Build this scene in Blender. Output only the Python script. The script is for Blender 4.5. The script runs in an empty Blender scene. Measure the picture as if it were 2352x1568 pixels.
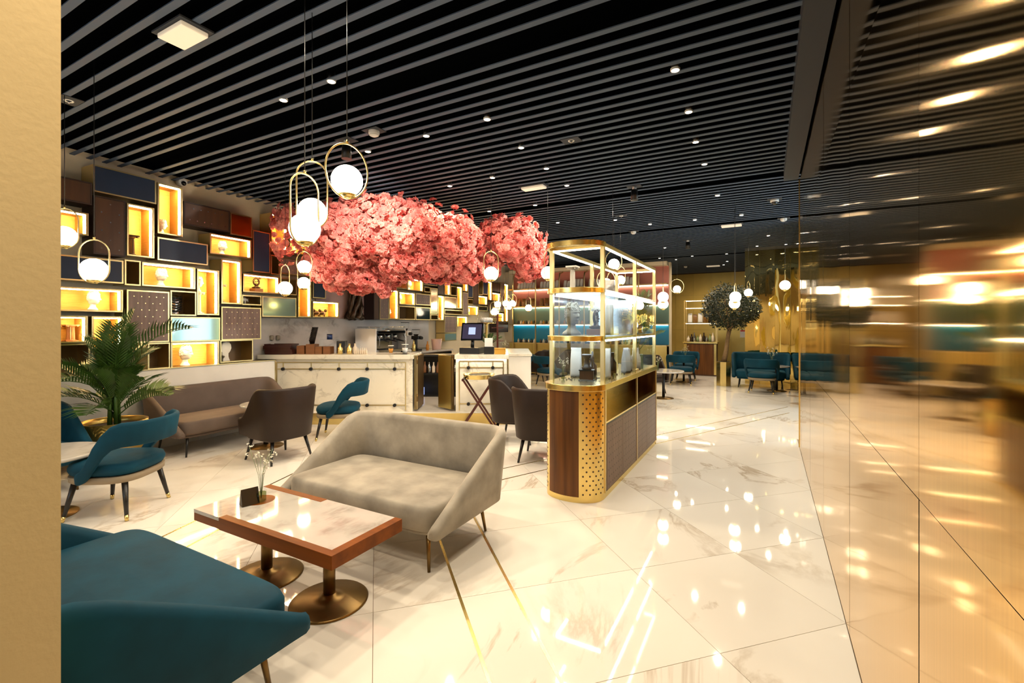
import bpy, bmesh, math, random
from mathutils import Vector, Matrix, noise
random.seed(7)
R = math.radians
scene = bpy.context.scene
COL = scene.collection

# ---------------------------------------------------------------- camera, world, exposure
TH = R(28.7); CT, ST = math.cos(TH), math.sin(TH)
FPX, HZ, EYE = 1070.0, 746.0, 1.575          # focal length in pixels, horizon row, eye height
cam_d = bpy.data.cameras.new('camera'); cam = bpy.data.objects.new('camera', cam_d); COL.objects.link(cam)
cam_d.sensor_width = 36.0; cam_d.lens = FPX / 2352 * 36.0; cam_d.shift_y = -(784 - HZ) / 2352
cam_d.clip_start = 0.02; cam.location = (0, 0, EYE); cam.rotation_euler = (R(90), 0, TH)
scene.camera = cam
wd = bpy.data.worlds.new('daylight'); scene.world = wd; wd.use_nodes = True
wd.node_tree.nodes['Background'].inputs[0].default_value = (0.70, 0.86, 1.0, 1)
wd.node_tree.nodes['Background'].inputs[1].default_value = 4.0
scene.view_settings.view_transform = 'Standard'; scene.view_settings.look = 'None'
scene.view_settings.gamma = 1.0; scene.view_settings.exposure = 0.0
try: scene.view_settings.use_curve_mapping = False
except Exception: pass
cy = scene.cycles
cy.use_denoising = True; cy.max_bounces = 8; cy.diffuse_bounces = 3; cy.glossy_bounces = 4; cy.use_adaptive_sampling = True; cy.adaptive_threshold = .02
cy.transmission_bounces = 4; cy.transparent_max_bounces = 14; cy.sample_clamp_indirect = 6.0
cy.caustics_reflective = False; cy.caustics_refractive = False; cy.blur_glossy = 0.6
ZC = 3.55                                      # underside of the ceiling slats
SPOT_W = 76.0; LED_E = 100.0; GLOBE_E = 22.0

# ---------------------------------------------------------------- measuring helpers (pixel ray meets a real plane)
def ray(px, py):
    u = px - 1176.0
    return Vector((CT*u - ST*FPX, ST*u + CT*FPX, HZ - py))
def on_z(px, py, z=0.0):
    d = ray(px, py); p = d * ((z - EYE) / d.z); p.z += EYE; return p
def on_y(px, py, y):
    d = ray(px, py); p = d * (y / d.y); p.z += EYE; return p
def at_v(px, py, v):
    p = ray(px, py) * (v / FPX); p.z += EYE; return p
def bar(a, v, z=0.0):
    return Vector((CT*a - ST*v, ST*a + CT*v, z))
WK = 0.053; WPHI = math.atan(WK); XF = -6.67   # shelf wall: front plane X = XF - WK*Y
def on_wall(px, py, off=0.0):
    d = ray(px, py); k = (XF + off) / (d.x + WK*d.y); p = d*k; p.z += EYE; return p
def wall_pt(y, off=0.0, z=0.0):
    return Vector((XF + off - WK*y, y, z))

# ---------------------------------------------------------------- mesh builder
class MB:
    def __init__(s): s.v = []; s.f = []; s.sm = []; s.auto = False
    def add(s, vs, fs, sm=False):
        n = len(s.v); s.v += [tuple(p) for p in vs]
        s.f += [[i + n for i in q] for q in fs]; s.sm += [sm]*len(fs); return s
    def box(s, x0, x1, y0, y1, z0, z1, m=None):
        vs = [(x, y, z) for x in (x0, x1) for y in (y0, y1) for z in (z0, z1)]
        if m is not None: vs = [m @ Vector(p) for p in vs]
        return s.add(vs, [(0,1,3,2),(4,6,7,5),(0,4,5,1),(2,3,7,6),(0,2,6,4),(1,5,7,3)])
    def loft(s, rings, cap=True, closed=True, sm=True):
        n = len(rings[0]); vs = [p for r in rings for p in r]; fs = []
        for i in range(len(rings)-1):
            for j in range(n if closed else n-1):
                k = (j+1) % n
                fs.append((i*n+j, i*n+k, (i+1)*n+k, (i+1)*n+j))
        s.add(vs, fs, sm)
        if cap:
            b = len(s.v) - len(vs)
            s.f.append([b+j for j in range(n)][::-1]); s.sm.append(False)
            s.f.append([b+(len(rings)-1)*n+j for j in range(n)]); s.sm.append(False)
        return s
    def tube(s, pts, r, n=8, closed=False, sm=True, cap=True):
        pts = [Vector(p) for p in pts]; m = len(pts); rings = []
        up = None
        for i, p in enumerate(pts):
            a = pts[(i-1) % m] if (closed or i > 0) else p
            b = pts[(i+1) % m] if (closed or i < m-1) else p
            t = (b - a).normalized()
            if up is None:
                up = Vector((0,0,1)) if abs(t.z) < .9 else Vector((1,0,0))
            x = t.cross(up)
            if x.length < 1e-6: x = t.orthogonal()
            x.normalize(); y = x.cross(t).normalized(); up = y
            ri = r[i] if isinstance(r, (list, tuple)) else r
            rings.append([p + (x*math.cos(2*math.pi*k/n) + y*math.sin(2*math.pi*k/n))*ri for k in range(n)])
        if closed: rings.append(rings[0]); cap = False
        return s.loft(rings, cap, True, sm)
    def cyl(s, p0, p1, r0, r1=None, n=16, sm=True):
        return s.tube([p0, p1], [r0, r0 if r1 is None else r1], n, sm=sm)
    def lathe(s, prof, c=(0,0,0), n=24, sm=True, cap=True, sx=1, sy=1):
        rings = [[(c[0]+r*sx*math.cos(2*math.pi*k/n), c[1]+r*sy*math.sin(2*math.pi*k/n), c[2]+z) for k in range(n)] for r, z in prof]
        return s.loft(rings, cap, True, sm)
    def ball(s, c, r, n=16, m=10, sc=(1,1,1)):
        prof = [(max(1e-4, math.sin(math.pi*i/m)), -math.cos(math.pi*i/m)) for i in range(m+1)]
        rings = [[(c[0]+q*r*sc[0]*math.cos(2*math.pi*k/n), c[1]+q*r*sc[1]*math.sin(2*math.pi*k/n), c[2]+z*r*sc[2]) for k in range(n)] for q, z in prof]
        return s.loft(rings, True, True, True)
    def prism(s, out, z0, z1, sm=False):
        if len(out) > 12: sm = True; s.auto = True
        return s.loft([[(x, y, z0) for x, y in out], [(x, y, z1) for x, y in out]], True, True, sm)
    def disc(s, c, nrm, r, n=6):
        nrm = Vector(nrm).normalized(); x = nrm.orthogonal().normalized(); y = nrm.cross(x); c = Vector(c)
        return s.add([c + (x*math.cos(2*math.pi*k/n) + y*math.sin(2*math.pi*k/n))*r for k in range(n)], [list(range(n))])
    def mesh(s, name):
        me = bpy.data.meshes.new(name); me.from_pydata([tuple(p) for p in s.v], [], s.f)
        me.polygons.foreach_set('use_smooth', s.sm); me.update(); return me
    def build(s, name, mat, parent=None, bevel=0.0, sub=0, fix=True, kind=None):
        me = s.mesh(name)
        if fix:
            b = bmesh.new(); b.from_mesh(me); bmesh.ops.recalc_face_normals(b, faces=b.faces[:]); b.to_mesh(me); b.free()
        if s.auto: me.set_sharp_from_angle(angle=R(32))
        o = bpy.data.objects.new(name, me); COL.objects.link(o); me.materials.append(mat)
        if parent: o.parent = parent
        if bevel:
            md = o.modifiers.new('bevel', 'BEVEL'); md.width = bevel; md.segments = 2; md.limit_method = 'ANGLE'; md.angle_limit = R(50)
        if sub:
            md = o.modifiers.new('sub', 'SUBSURF'); md.levels = sub; md.render_levels = sub
        if kind: o['kind'] = kind
        return o
def tag(o, label, cat, group=None):
    o['label'] = label; o['category'] = cat
    if group: o['group'] = group
    return o
def thing(name, label, cat, loc=(0,0,0), rz=0.0, group=None):
    o = bpy.data.objects.new(name, None); COL.objects.link(o); o.empty_display_size = .1
    o.location = loc; o.rotation_euler = (0, 0, rz); return tag(o, label, cat, group)
def struct(name, mb, m, parent=None, bevel=0.0):
    o = mb.build(name, m, parent, bevel)
    if parent is None: o['kind'] = 'structure'
    return o
def kids(o): return [c for c in o.children]
def dup(root, loc, rz=None, label=None, group=None, scale=None):
    def cp(o, par):
        q = o.copy(); COL.objects.link(q); q.parent = par
        for ch in kids(o): cp(ch, q)
        return q
    q = cp(root, None); q.location = loc
    if rz is not None: q.rotation_euler = (0, 0, rz)
    if label: q['label'] = label
    if group: q['group'] = group
    if scale: q.scale = (scale,)*3
    return q
def face(dx, dy):                                # rotation that turns local -Y (front) towards (dx,dy)
    return math.atan2(dx, -dy)

# ---------------------------------------------------------------- materials
def lin(h):
    h = h.lstrip('#'); v = [int(h[i:i+2], 16)/255 for i in (0, 2, 4)]
    return tuple(((x/12.92) if x <= .04045 else ((x+.055)/1.055)**2.4) for x in v) + (1,)
def mat(name, col, rough=.5, metal=0.0, sheen=0.0, emit=None, es=0.0, var=0.0, vscale=8.0, vstretch=(1,1,1), bump=0.0, bscale=60.0, bstretch=(1,1,1), aniso=0.0, coat=0.0, spec=.5, col2=None):
    m = bpy.data.materials.new(name); m.use_nodes = True; nt = m.node_tree; N = nt.nodes; L = nt.links
    p = N['Principled BSDF']; col = lin(col) if isinstance(col, str) else tuple(col) + (1,)*(4-len(col))
    p.inputs['Base Color'].default_value = col; p.inputs['Roughness'].default_value = rough; p.inputs['Metallic'].default_value = metal
    p.inputs['Specular IOR Level'].default_value = spec
    if sheen:
        p.inputs['Sheen Weight'].default_value = sheen; p.inputs['Sheen Roughness'].default_value = .35
        p.inputs['Sheen Tint'].default_value = tuple(min(1, c*3) for c in col[:3]) + (1,)
    if coat: p.inputs['Coat Weight'].default_value = coat; p.inputs['Coat Roughness'].default_value = .05
    if emit is not None:
        e = lin(emit) if isinstance(emit, str) else tuple(emit) + (1,)
        p.inputs['Emission Color'].default_value = e; p.inputs['Emission Strength'].default_value = es
    if aniso: p.inputs['Anisotropic'].default_value = aniso
    if var or bump:
        tc = N.new('ShaderNodeTexCoord')
    if var:
        mp = N.new('ShaderNodeMapping'); mp.inputs['Scale'].default_value = vstretch; L.new(tc.outputs['Object'], mp.inputs[0])
        nz = N.new('ShaderNodeTexNoise'); nz.inputs['Scale'].default_value = vscale; nz.inputs['Detail'].default_value = 5; L.new(mp.outputs[0], nz.inputs['Vector'])
        mx = N.new('ShaderNodeMix'); mx.data_type = 'RGBA'
        c2 = lin(col2) if col2 else tuple(min(1, c*(1+var)) for c in col[:3]) + (1,)
        c1 = col if col2 else tuple(c*(1-var) for c in col[:3]) + (1,)
        mx.inputs[6].default_value = c1; mx.inputs[7].default_value = c2
        rp = N.new('ShaderNodeMapRange'); rp.inputs[1].default_value = .3; rp.inputs[2].default_value = .7; L.new(nz.outputs[0], rp.inputs[0])
        L.new(rp.outputs[0], mx.inputs[0]); L.new(mx.outputs[2], p.inputs['Base Color'])
    if bump:
        mb2 = N.new('ShaderNodeMapping'); mb2.inputs['Scale'].default_value = bstretch; L.new(tc.outputs['Object'], mb2.inputs[0])
        n2 = N.new('ShaderNodeTexNoise'); n2.inputs['Scale'].default_value = bscale; n2.inputs['Detail'].default_value = 3; L.new(mb2.outputs[0], n2.inputs['Vector'])
        bp = N.new('ShaderNodeBump'); bp.inputs['Strength'].default_value = bump; bp.inputs['Distance'].default_value = .01
        L.new(n2.outputs[0], bp.inputs['Height']); L.new(bp.outputs[0], p.inputs['Normal'])
    return m
def marble(name, base, vein, rough=.06, scale=1.1, width=.05, amount=.75, rnd=True, cloud=.10):
    m = bpy.data.materials.new(name); m.use_nodes = True; nt = m.node_tree; N = nt.nodes; L = nt.links; p = N['Principled BSDF']
    p.inputs['Roughness'].default_value = rough
    tc = N.new('ShaderNodeNewGeometry'); oi = N.new('ShaderNodeObjectInfo'); ad = N.new('ShaderNodeVectorMath'); ad.operation = 'MULTIPLY_ADD'
    cb = N.new('ShaderNodeCombineXYZ')
    for i in range(3): L.new(oi.outputs['Random'], cb.inputs[i])
    L.new(cb.outputs[0], ad.inputs[0]); ad.inputs[1].default_value = (37, 91, 53) if rnd else (0, 0, 0); L.new(tc.outputs['Position'], ad.inputs[2])
    mp = N.new('ShaderNodeMapping'); mp.inputs['Rotation'].default_value = (0, 0, .5); mp.inputs['Scale'].default_value = (1, .45, 1); L.new(ad.outputs[0], mp.inputs[0])
    n1 = N.new('ShaderNodeTexNoise'); n1.inputs['Scale'].default_value = scale; n1.inputs['Detail'].default_value = 7; n1.inputs['Roughness'].default_value = .62; n1.inputs['Distortion'].default_value = .9; L.new(mp.outputs[0], n1.inputs['Vector'])
    s1 = N.new('ShaderNodeMath'); s1.operation = 'SUBTRACT'; s1.inputs[1].default_value = .5; L.new(n1.outputs[0], s1.inputs[0])
    a1 = N.new('ShaderNodeMath'); a1.operation = 'ABSOLUTE'; L.new(s1.outputs[0], a1.inputs[0])
    r1 = N.new('ShaderNodeMapRange'); r1.inputs[1].default_value = 0; r1.inputs[2].default_value = width; r1.inputs[3].default_value = 1; r1.inputs[4].default_value = 0; L.new(a1.outputs[0], r1.inputs[0])
    n2 = N.new('ShaderNodeTexNoise'); n2.inputs['Scale'].default_value = scale*.9; n2.inputs['Detail'].default_value = 4; L.new(ad.outputs[0], n2.inputs['Vector'])
    r2 = N.new('ShaderNodeMapRange'); r2.inputs[1].default_value = .48; r2.inputs[2].default_value = .68; L.new(n2.outputs[0], r2.inputs[0])
    mu = N.new('ShaderNodeMath'); mu.operation = 'MULTIPLY'; L.new(r1.outputs[0], mu.inputs[0]); L.new(r2.outputs[0], mu.inputs[1])
    m2 = N.new('ShaderNodeMath'); m2.operation = 'MULTIPLY_ADD'; L.new(mu.outputs[0], m2.inputs[0]); m2.inputs[1].default_value = amount
    r3 = N.new('ShaderNodeMapRange'); r3.inputs[1].default_value = .4; r3.inputs[2].default_value = .75; r3.inputs[4].default_value = cloud; L.new(n2.outputs[0], r3.inputs[0]); L.new(r3.outputs[0], m2.inputs[2])
    mx = N.new('ShaderNodeMix'); mx.data_type = 'RGBA'; mx.inputs[6].default_value = lin(base); mx.inputs[7].default_value = lin(vein)
    L.new(m2.outputs[0], mx.inputs[0]); L.new(mx.outputs[2], p.inputs['Base Color'])
    return m
def glass(name, tint=(.97, .99, 1.0), refl=1.0):
    m = bpy.data.materials.new(name); m.use_nodes = True; nt = m.node_tree; N = nt.nodes; L = nt.links
    N.remove(N['Principled BSDF']); out = N['Material Output']
    t = N.new('ShaderNodeBsdfTransparent'); t.inputs[0].default_value = tint + (1,)
    g = N.new('ShaderNodeBsdfGlossy'); g.inputs['Roughness'].default_value = .01
    fr = N.new('ShaderNodeFresnel'); fr.inputs[0].default_value = 1.5
    ml = N.new('ShaderNodeMath'); ml.operation = 'MULTIPLY'; ml.inputs[1].default_value = refl; L.new(fr.outputs[0], ml.inputs[0])
    ge = N.new('ShaderNodeNewGeometry'); sb = N.new('ShaderNodeMath'); sb.operation = 'SUBTRACT'; sb.inputs[0].default_value = 1; L.new(ge.outputs['Backfacing'], sb.inputs[1])
    m2 = N.new('ShaderNodeMath'); m2.operation = 'MULTIPLY'; L.new(ml.outputs[0], m2.inputs[0]); L.new(sb.outputs[0], m2.inputs[1])
    mx = N.new('ShaderNodeMixShader'); L.new(m2.outputs[0], mx.inputs[0]); L.new(t.outputs[0], mx.inputs[1]); L.new(g.outputs[0], mx.inputs[2]); L.new(mx.outputs[0], out.inputs[0])
    return m
M = {}
M['tile'] = marble('cream_marble_tile', '#f1e8da', '#b9a48a', rough=.04, scale=1.0, width=.026, amount=.7, cloud=.16)
M['marble'] = marble('white_bar_marble', '#ece4d0', '#8d8068', rough=.18, scale=2.6, width=.04, amount=.45, rnd=False, cloud=.12)
M['marble_grey'] = marble('grey_marble', '#c9c2ba', '#8f867e', rough=.12, scale=3.2, width=.06, amount=.6, rnd=False, cloud=.3)
M['table_marble'] = marble('table_marble', '#c4bcb0', '#8d8275', rough=.05, scale=5.0, width=.08, amount=.6, rnd=False, cloud=.25)
M['grout'] = mat('grout', '#8b7862', .8)
M['brass'] = mat('brushed_brass', (.78, .60, .22), .24, 1.0, var=.10, vscale=3)
M['brass_wall'] = mat('brass_wall_panel', (.85, .50, .13), .062, 1.0, aniso=.72, var=.06, vscale=1.0, vstretch=(1, 90, .5), bump=.022, bscale=1.3, bstretch=(1, 1, .5))
M['brass_pot'] = mat('brushed_pot_brass', (.52, .35, .10), .33, 1.0, var=.15, vscale=4, vstretch=(1, 1, .1))
M['brass_mat'] = mat('satin_brass_panel', (.62, .49, .17), .30, 1.0, aniso=.5, var=.08, vscale=1.5)
M['brass_mirror'] = mat('polished_brass', (.85, .69, .28), .03, 1.0, bump=.45, bscale=2.2, bstretch=(1, 1, .35))
M['bronze'] = mat('aged_bronze', (.20, .125, .045), .38, 1.0, var=.15, vscale=5)
M['gold_frame'] = mat('gold_frame', (.70, .56, .27), .30, 1.0)
M['black'] = mat('black_metal', '#0c0c0d', .4)
M['black_gloss'] = mat('black_gloss', '#0a0a0c', .12)
M['ceil_black'] = mat('ceiling_void_black', '#030405', 1.0, spec=0.0)
M['slat'] = mat('grey_ceiling_slat', '#4f5c6e', .6, spec=.2)
M['slat_beam'] = mat('charcoal_beam', '#3a3e44', .7, spec=.2)
M['plaster'] = mat('warm_plaster', '#e8d4b0', .8, var=.05, vscale=3, bump=.12, bscale=40)
M['plaster_white'] = mat('white_plaster', '#e2dccf', .75, var=.03, vscale=4, bump=.06, bscale=50)
M['plaster_pink'] = mat('dusty_pink_plaster', '#c9a79b', .7, var=.04, vscale=3)
M['pillar'] = mat('beige_pillar', '#e2c68e', .75, var=.03, vscale=2, bump=.10, bscale=70)
M['velvet_grey'] = mat('grey_velvet', '#978d7d', .8, sheen=.5, var=.34, vscale=4.5, bump=.15, bscale=22)
M['velvet_mauve'] = mat('mauve_velvet', '#5f5046', .8, sheen=.3, var=.12, vscale=5)
M['velvet_teal'] = mat('teal_velvet', '#03384a', .75, sheen=.25, var=.28, spec=.2, vscale=4, bump=.06, bscale=30)
M['velvet_band'] = mat('taupe_seat_rail', '#8a7a62', .8)
M['leather'] = mat('brown_leather', '#271a12', .48, spec=.25, var=.10, vscale=12, bump=.10, bscale=160)
M['leg_black'] = mat('black_leg', '#120f0e', .35)
M['wood'] = mat('walnut', '#5e3814', .4, var=.38, vscale=22, vstretch=(1, 1, .05), spec=.3)
M['wood_table'] = mat('table_walnut', '#7a3f0a', .42, spec=.15, var=.30, vscale=12, vstretch=(.08, 1, 1))
M['wood_dark'] = mat('dark_walnut', '#4a2f1a', .45, var=.25, vscale=12, vstretch=(1, 1, .08))
M['wood_mauve'] = mat('mauve_oak', '#7d665c', .5, var=.18, vscale=30, vstretch=(1, 1, .06))
M['navy'] = mat('navy_panel', '#0d2440', .55, var=.15, vscale=4, sheen=.2)
M['navy_gloss'] = mat('navy_gloss_panel', '#12222b', .08)
M['copper'] = mat('copper_panel', (.62, .20, .04), .22, 1.0, var=.12, vscale=3, vstretch=(1, .3, 1))
M['teal_gloss'] = mat('seafoam_gloss_panel', '#b4cfc4', .07, .65)
M['brass_gloss'] = mat('pale_brass_gloss_panel', (.70, .62, .42), .12, 1.0, bump=.05, bscale=2)
M['amber'] = mat('amber_ribbed_back', '#e2ab4e', .42, .1, var=.08, vscale=2, bump=.6, bscale=120, bstretch=(.01, .01, 1))
M['niche'] = mat('olive_brown_niche', '#5a4528', .5, .2)
M['niche_dark'] = mat('dark_brown_side', '#2b1a12', .5)
M['led_warm'] = mat('warm_led', '#ffffff', .5, emit=(1.0, .69, .32), es=LED_E)
M['led_white'] = mat('white_led', '#ffffff', .5, emit=(1.0, .90, .72), es=16)
M['led_cool'] = mat('cool_led', '#ffffff', .5, emit=(.80, .92, 1.0), es=34)
M['globe'] = mat('opal_globe', '#ffffff', .3, emit=(1.0, .86, .64), es=GLOBE_E)
M['lamp_spot'] = mat('lit_downlight', '#ffffff', .5, emit=(1.0, .93, .82), es=18)
M['diffuser'] = mat('emergency_diffuser', '#f0e6d4', .4, emit=(1, .8, .55), es=.35)
M['white'] = mat('white_plastic', '#e6e2da', .4)
M['statue'] = mat('white_plaster_statue', '#e9e2d4', .6, bump=.15, bscale=25)
M['stone'] = mat('grey_stone', '#9a917f', .7, var=.15, vscale=12)
M['bronze_statue'] = mat('dark_bronze_statue', '#3a2714', .35, .7)
M['leaf'] = mat('palm_leaf', '#35521a', .4, var=.45, vscale=5)
M['olive'] = mat('olive_leaf', '#2b3524', .5, var=.35, vscale=9)
M['bark'] = mat('pale_bark', '#8a6f4c', .8, var=.2, vscale=18, bump=.5, bscale=40)
M['trunk'] = mat('glossy_bronze_trunk', '#463524', .25, .45, var=.3, vscale=9)
M['soil'] = mat('soil', '#22180f', .95)
M['glass'] = glass('clear_glass'); M['glass_case'] = glass('display_glass', (.96, .99, .99), 1.15)
M['water'] = glass('vase_water', (.62, .66, .45), .6); M['jar_dark'] = mat('dark_jar', '#2a1a12', .25); M['jar_light'] = mat('cream_jar', '#d8c7ad', .4)
M['bag_white'] = mat('white_paper_bag', '#d9d4cb', .6, bump=.3, bscale=12)
M['bag_clear'] = mat('coffee_filled_bag', '#7a5326', .3, var=.5, vscale=40)
M['shelf_pink'] = mat('terracotta_pink_panel', '#c27766', .5); M['shelf_green'] = mat('sage_panel', '#5f7d6c', .35); M['shelf_blue'] = mat('azure_panel', '#0c7ba0', .35)
M['red'] = mat('red_sign', '#c8281e', .5); M['screen'] = mat('screen', '#15121c', .15, emit=(.05, .04, .07), es=1.0)
M['screen_blue'] = mat('screen_picture', '#8aa0d0', .3, emit=(.35, .45, .85), es=.8)
M['steel'] = mat('polished_steel', '#b9bcc0', .15, 1.0); M['redwood'] = mat('mahogany', '#4a1a12', .3, var=.2, vscale=8)
M['tray'] = mat('tray_redwood', '#3a1510', .35); M['kraft'] = mat('kraft_wood', '#7a4d26', .5, var=.2, vscale=12, vstretch=(.1, 1, 1))
M['blue_plastic'] = mat('blue_cup', '#17305e', .4); M['juice'] = mat('orange_drink', '#d28a2e', .2)
M['leafgreen'] = mat('sprig_green', '#7d8a58', .6); M['petal_white'] = mat('white_petal', '#efe8d4', .6)
def petal_mat(name, a, b):
    m = mat(name, a, .7, var=.3, vscale=6.5, col2=b); p = m.node_tree.nodes['Principled BSDF']
    nt = m.node_tree; tr = nt.nodes.new('ShaderNodeBsdfTranslucent'); mx = nt.nodes.new('ShaderNodeMixShader'); mx.inputs[0].default_value = .38
    src = p.inputs['Base Color'].links[0].from_socket; nt.links.new(src, tr.inputs[0]); nt.links.new(p.outputs[0], mx.inputs[1]); nt.links.new(tr.outputs[0], mx.inputs[2])
    nt.links.new(mx.outputs[0], nt.nodes['Material Output'].inputs[0]); return m
M['petal'] = petal_mat('pink_blossom', '#ea716c', '#ffb9ab')
# ---------------------------------------------------------------- structure: floor
def set_uv_yz(o, ax=(1, 2)):
    me = o.data; uv = me.uv_layers.new(name='UVMap')
    for lp in me.loops:
        c = me.vertices[lp.vertex_index].co; uv.data[lp.index].uv = (c[ax[0]], c[ax[1]])
def uv_tangent(m):
    nt = m.node_tree; t = nt.nodes.new('ShaderNodeTangent'); t.direction_type = 'UV_MAP'; t.uv_map = 'UVMap'
    nt.links.new(t.outputs[0], nt.nodes['Principled BSDF'].inputs['Tangent'])
uv_tangent(M['brass_wall']); uv_tangent(M['brass_mat'])
FX0, FX1, FY0, FY1 = -8.2, 2.7, -1.6, 19.4
floor = struct('floor', MB().box(FX0, FX1, FY0, FY1, -.06, -.0035), M['grout'])
def clip(poly, x0, x1, y0, y1):
    def cut(pl, ins, isec):
        out = []
        for i in range(len(pl)):
            a, b = pl[i-1], pl[i]
            if ins(b):
                if not ins(a): out.append(isec(a, b))
                out.append(b)
            elif ins(a): out.append(isec(a, b))
        return out
    def ix(v): return lambda a, b: (v, a[1] + (b[1]-a[1])*(v-a[0])/(b[0]-a[0]))
    def iy(v): return lambda a, b: (a[0] + (b[0]-a[0])*(v-a[1])/(b[1]-a[1]), v)
    for ins, sec in ((lambda p: p[0] >= x0, ix(x0)), (lambda p: p[0] <= x1, ix(x1)), (lambda p: p[1] >= y0, iy(y0)), (lambda p: p[1] <= y1, iy(y1))):
        if not poly: return []
        poly = cut(poly, ins, sec)
    return poly
TS = 0.80; e1 = (math.cos(R(45)), math.sin(R(45))); e2 = (-e1[1], e1[0]); T0 = (-1.894, 1.874); G = .0016
for i in range(-16, 20):
    for j in range(-10, 24):
        q = []
        for a, b in ((G, G), (TS-G, G), (TS-G, TS-G), (G, TS-G)):
            q.append((T0[0] + (i*TS+a)*e1[0] + (j*TS+b)*e2[0], T0[1] + (i*TS+a)*e1[1] + (j*TS+b)*e2[1]))
        cx = sum(p[0] for p in q)/4; cyy = sum(p[1] for p in q)/4
        if cyy < -.9 or cyy > 19.0 or cx < -7.9 or cx > (.9 if cyy < 6.6 else 2.9): continue
        if cx > .62 and cyy > 10.9: continue
        q = clip(q, -7.75, .364 if cyy < 7.0 else 2.6, -1.0, 19.1)
        if len(q) < 3: continue
        MB().prism(q, -.02, 0).build('tile', M['tile'], floor)
def inlay(p, q, w=.017, z=.0012):
    p, q = Vector((p[0], p[1], 0)), Vector((q[0], q[1], 0)); d = (q-p).normalized(); n = Vector((-d.y, d.x, 0))*w/2
    MB().prism([(p+n)[:2], (p-n)[:2], (q-n)[:2], (q+n)[:2]], -.01, z).build('brass_inlay', M['brass'], floor)
a1 = on_z(1125, 1568); a2 = on_z(1010, 1240); b1 = on_z(1290, 1568); b2 = on_z(1090, 1190)
inlay(a1 + (a1-a2)*.6, a2 + (a2-a1)*.55); inlay(b1 + (b1-b2)*.5, b2 + (b2-b1)*.15)
c1 = Vector((-2.6, 4.31, 0)); c2 = Vector((.352, 10.4, 0)); inlay(c1, c2)
c3 = Vector((-2.42, 4.0, 0)); c4 = Vector((.352, 9.72, 0)); inlay(c3, c4)
d1 = on_z(388, 1225); d2 = on_z(655, 1096); inlay(d1 + (d1-d2)*.3, d2 + (d2-d1)*1.0)
d3 = on_z(442, 1248); d4 = on_z(500, 1215); inlay(d3 + (d3-d4)*.4, d3 + (d2-d1)*1.6)

# ---------------------------------------------------------------- ceiling
ceiling = struct('ceiling', MB().box(FX0, FX1, FY0, FY1, ZC+.075, ZC+.14), M['ceil_black'])
PITCH = .1534; YS0 = 2.804*1.145
for k in range(-26, 105):
    y = YS0 + k*PITCH
    if k in (-2, 25, 44, 72) or y < -.3 or y > 19.0: continue
    x0 = -7.30 - WK*y*.6; x1 = .19 if y < 7.1 else (2.6 if y < 10.3 else .53)
    MB().box(x0, x1, y-.0235, y+.0235, ZC, ZC+.008).build('slat', M['slat'], ceiling)
struct('trim_1', MB().box(.19, .352, -1.4, 7.04, ZC-.10, ZC+.07), M['slat_beam'])

# ---------------------------------------------------------------- right brass wall: panels with open joints
wr = struct('wall_right', MB().box(.392, .60, -1.5, 7.04, 0, ZC+.07), M['black'])
ye = [-.8, .43, 1.66, 2.89, 4.12, 5.35, 6.58, 7.04]; ze = [0.0, 1.096, 2.76, ZC-.10]
for i in range(len(ye)-1):
    for j in range(3):
        w = ye[i+1]-ye[i]; h = ze[j+1]-ze[j]
        n = 10; vs = []; fs = []
        for a in range(n+1):
            for b in range(n+1):
                yy = -w/2+.0012 + (w-.0024)*a/n; zz = -h/2+.0012 + (h-.0024)*b/n
                win_ = (1-abs(2*yy/w)**6)*(1-abs(2*zz/h)**10)
                xx = win_*-.0035*noise.noise(Vector((i*3.7, (yy+i)*1.6, (zz+j)*1.1))) - win_*.0012*noise.noise(Vector((9.1+j, (yy+i)*5, (zz+j)*1.3)))
                vs.append((xx, yy, zz))
        m_ = MB()
        for a in range(n):
            for b in range(n): fs.append((a*(n+1)+b, a*(n+1)+b+1, (a+1)*(n+1)+b+1, (a+1)*(n+1)+b))
        back = [(.022, y, z) for y, z in ((-w/2, -h/2), (w/2, -h/2), (w/2, h/2), (-w/2, h/2))]
        m_.add(vs, fs, True); m_.box(.012, .026, -w/2+.001, w/2-.001, -h/2+.001, h/2-.001)
        o = m_.build('brass_panel', M['brass_wall'], wr, fix=False); set_uv_yz(o)
        o.location = (.366, (ye[i]+ye[i+1])/2, (ze[j]+ze[j+1])/2); o.rotation_euler = (0, 0, R(random.uniform(-.05, .05)))
MB().box(.358, .60, 7.041, 7.05, 0, ZC-.10).build('edge_trim', M['brass'], wr)

# alcove with the shop window on the right, behind the end of the brass wall
struct('wall_alcove', MB().box(.60, 2.7, 6.95, 7.04, 0, ZC+.07), M['plaster'])
fr = MB()
for y in (7.06, 8.1, 9.2, 10.30): fr.box(2.60, 2.68, y-.03, y+.03, 0, ZC)
fr.box(2.60, 2.68, 7.06, 10.3, 0, .10); fr.box(2.60, 2.68, 7.06, 10.3, 2.95, 3.05); fr.box(2.60, 2.68, 7.06, 10.3, ZC-.06, ZC)
win = struct('window_1', fr, M['bronze'])
for y0 in (7.06, 8.1, 9.2):
    MB().box(2.635, 2.645, y0+.03, y0+1.01, .1, 2.95).build('pane', M['glass'], win)
    MB().box(2.635, 2.645, y0+.03, y0+1.01, 3.05, ZC-.06).build('pane', M['glass'], win)
wp = struct('wall_polished', MB().box(.56, 2.7, 10.35, 14.0, 0, ZC+.07), M['brass_mat']); set_uv_yz(wp, (0, 2))
for i in range(3):
    o = MB().box(.532, .556, 10.36+i*1.19, 11.545+i*1.19, 0, ZC).build('brass_panel', M['brass_mirror'], wp); set_uv_yz(o)
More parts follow.
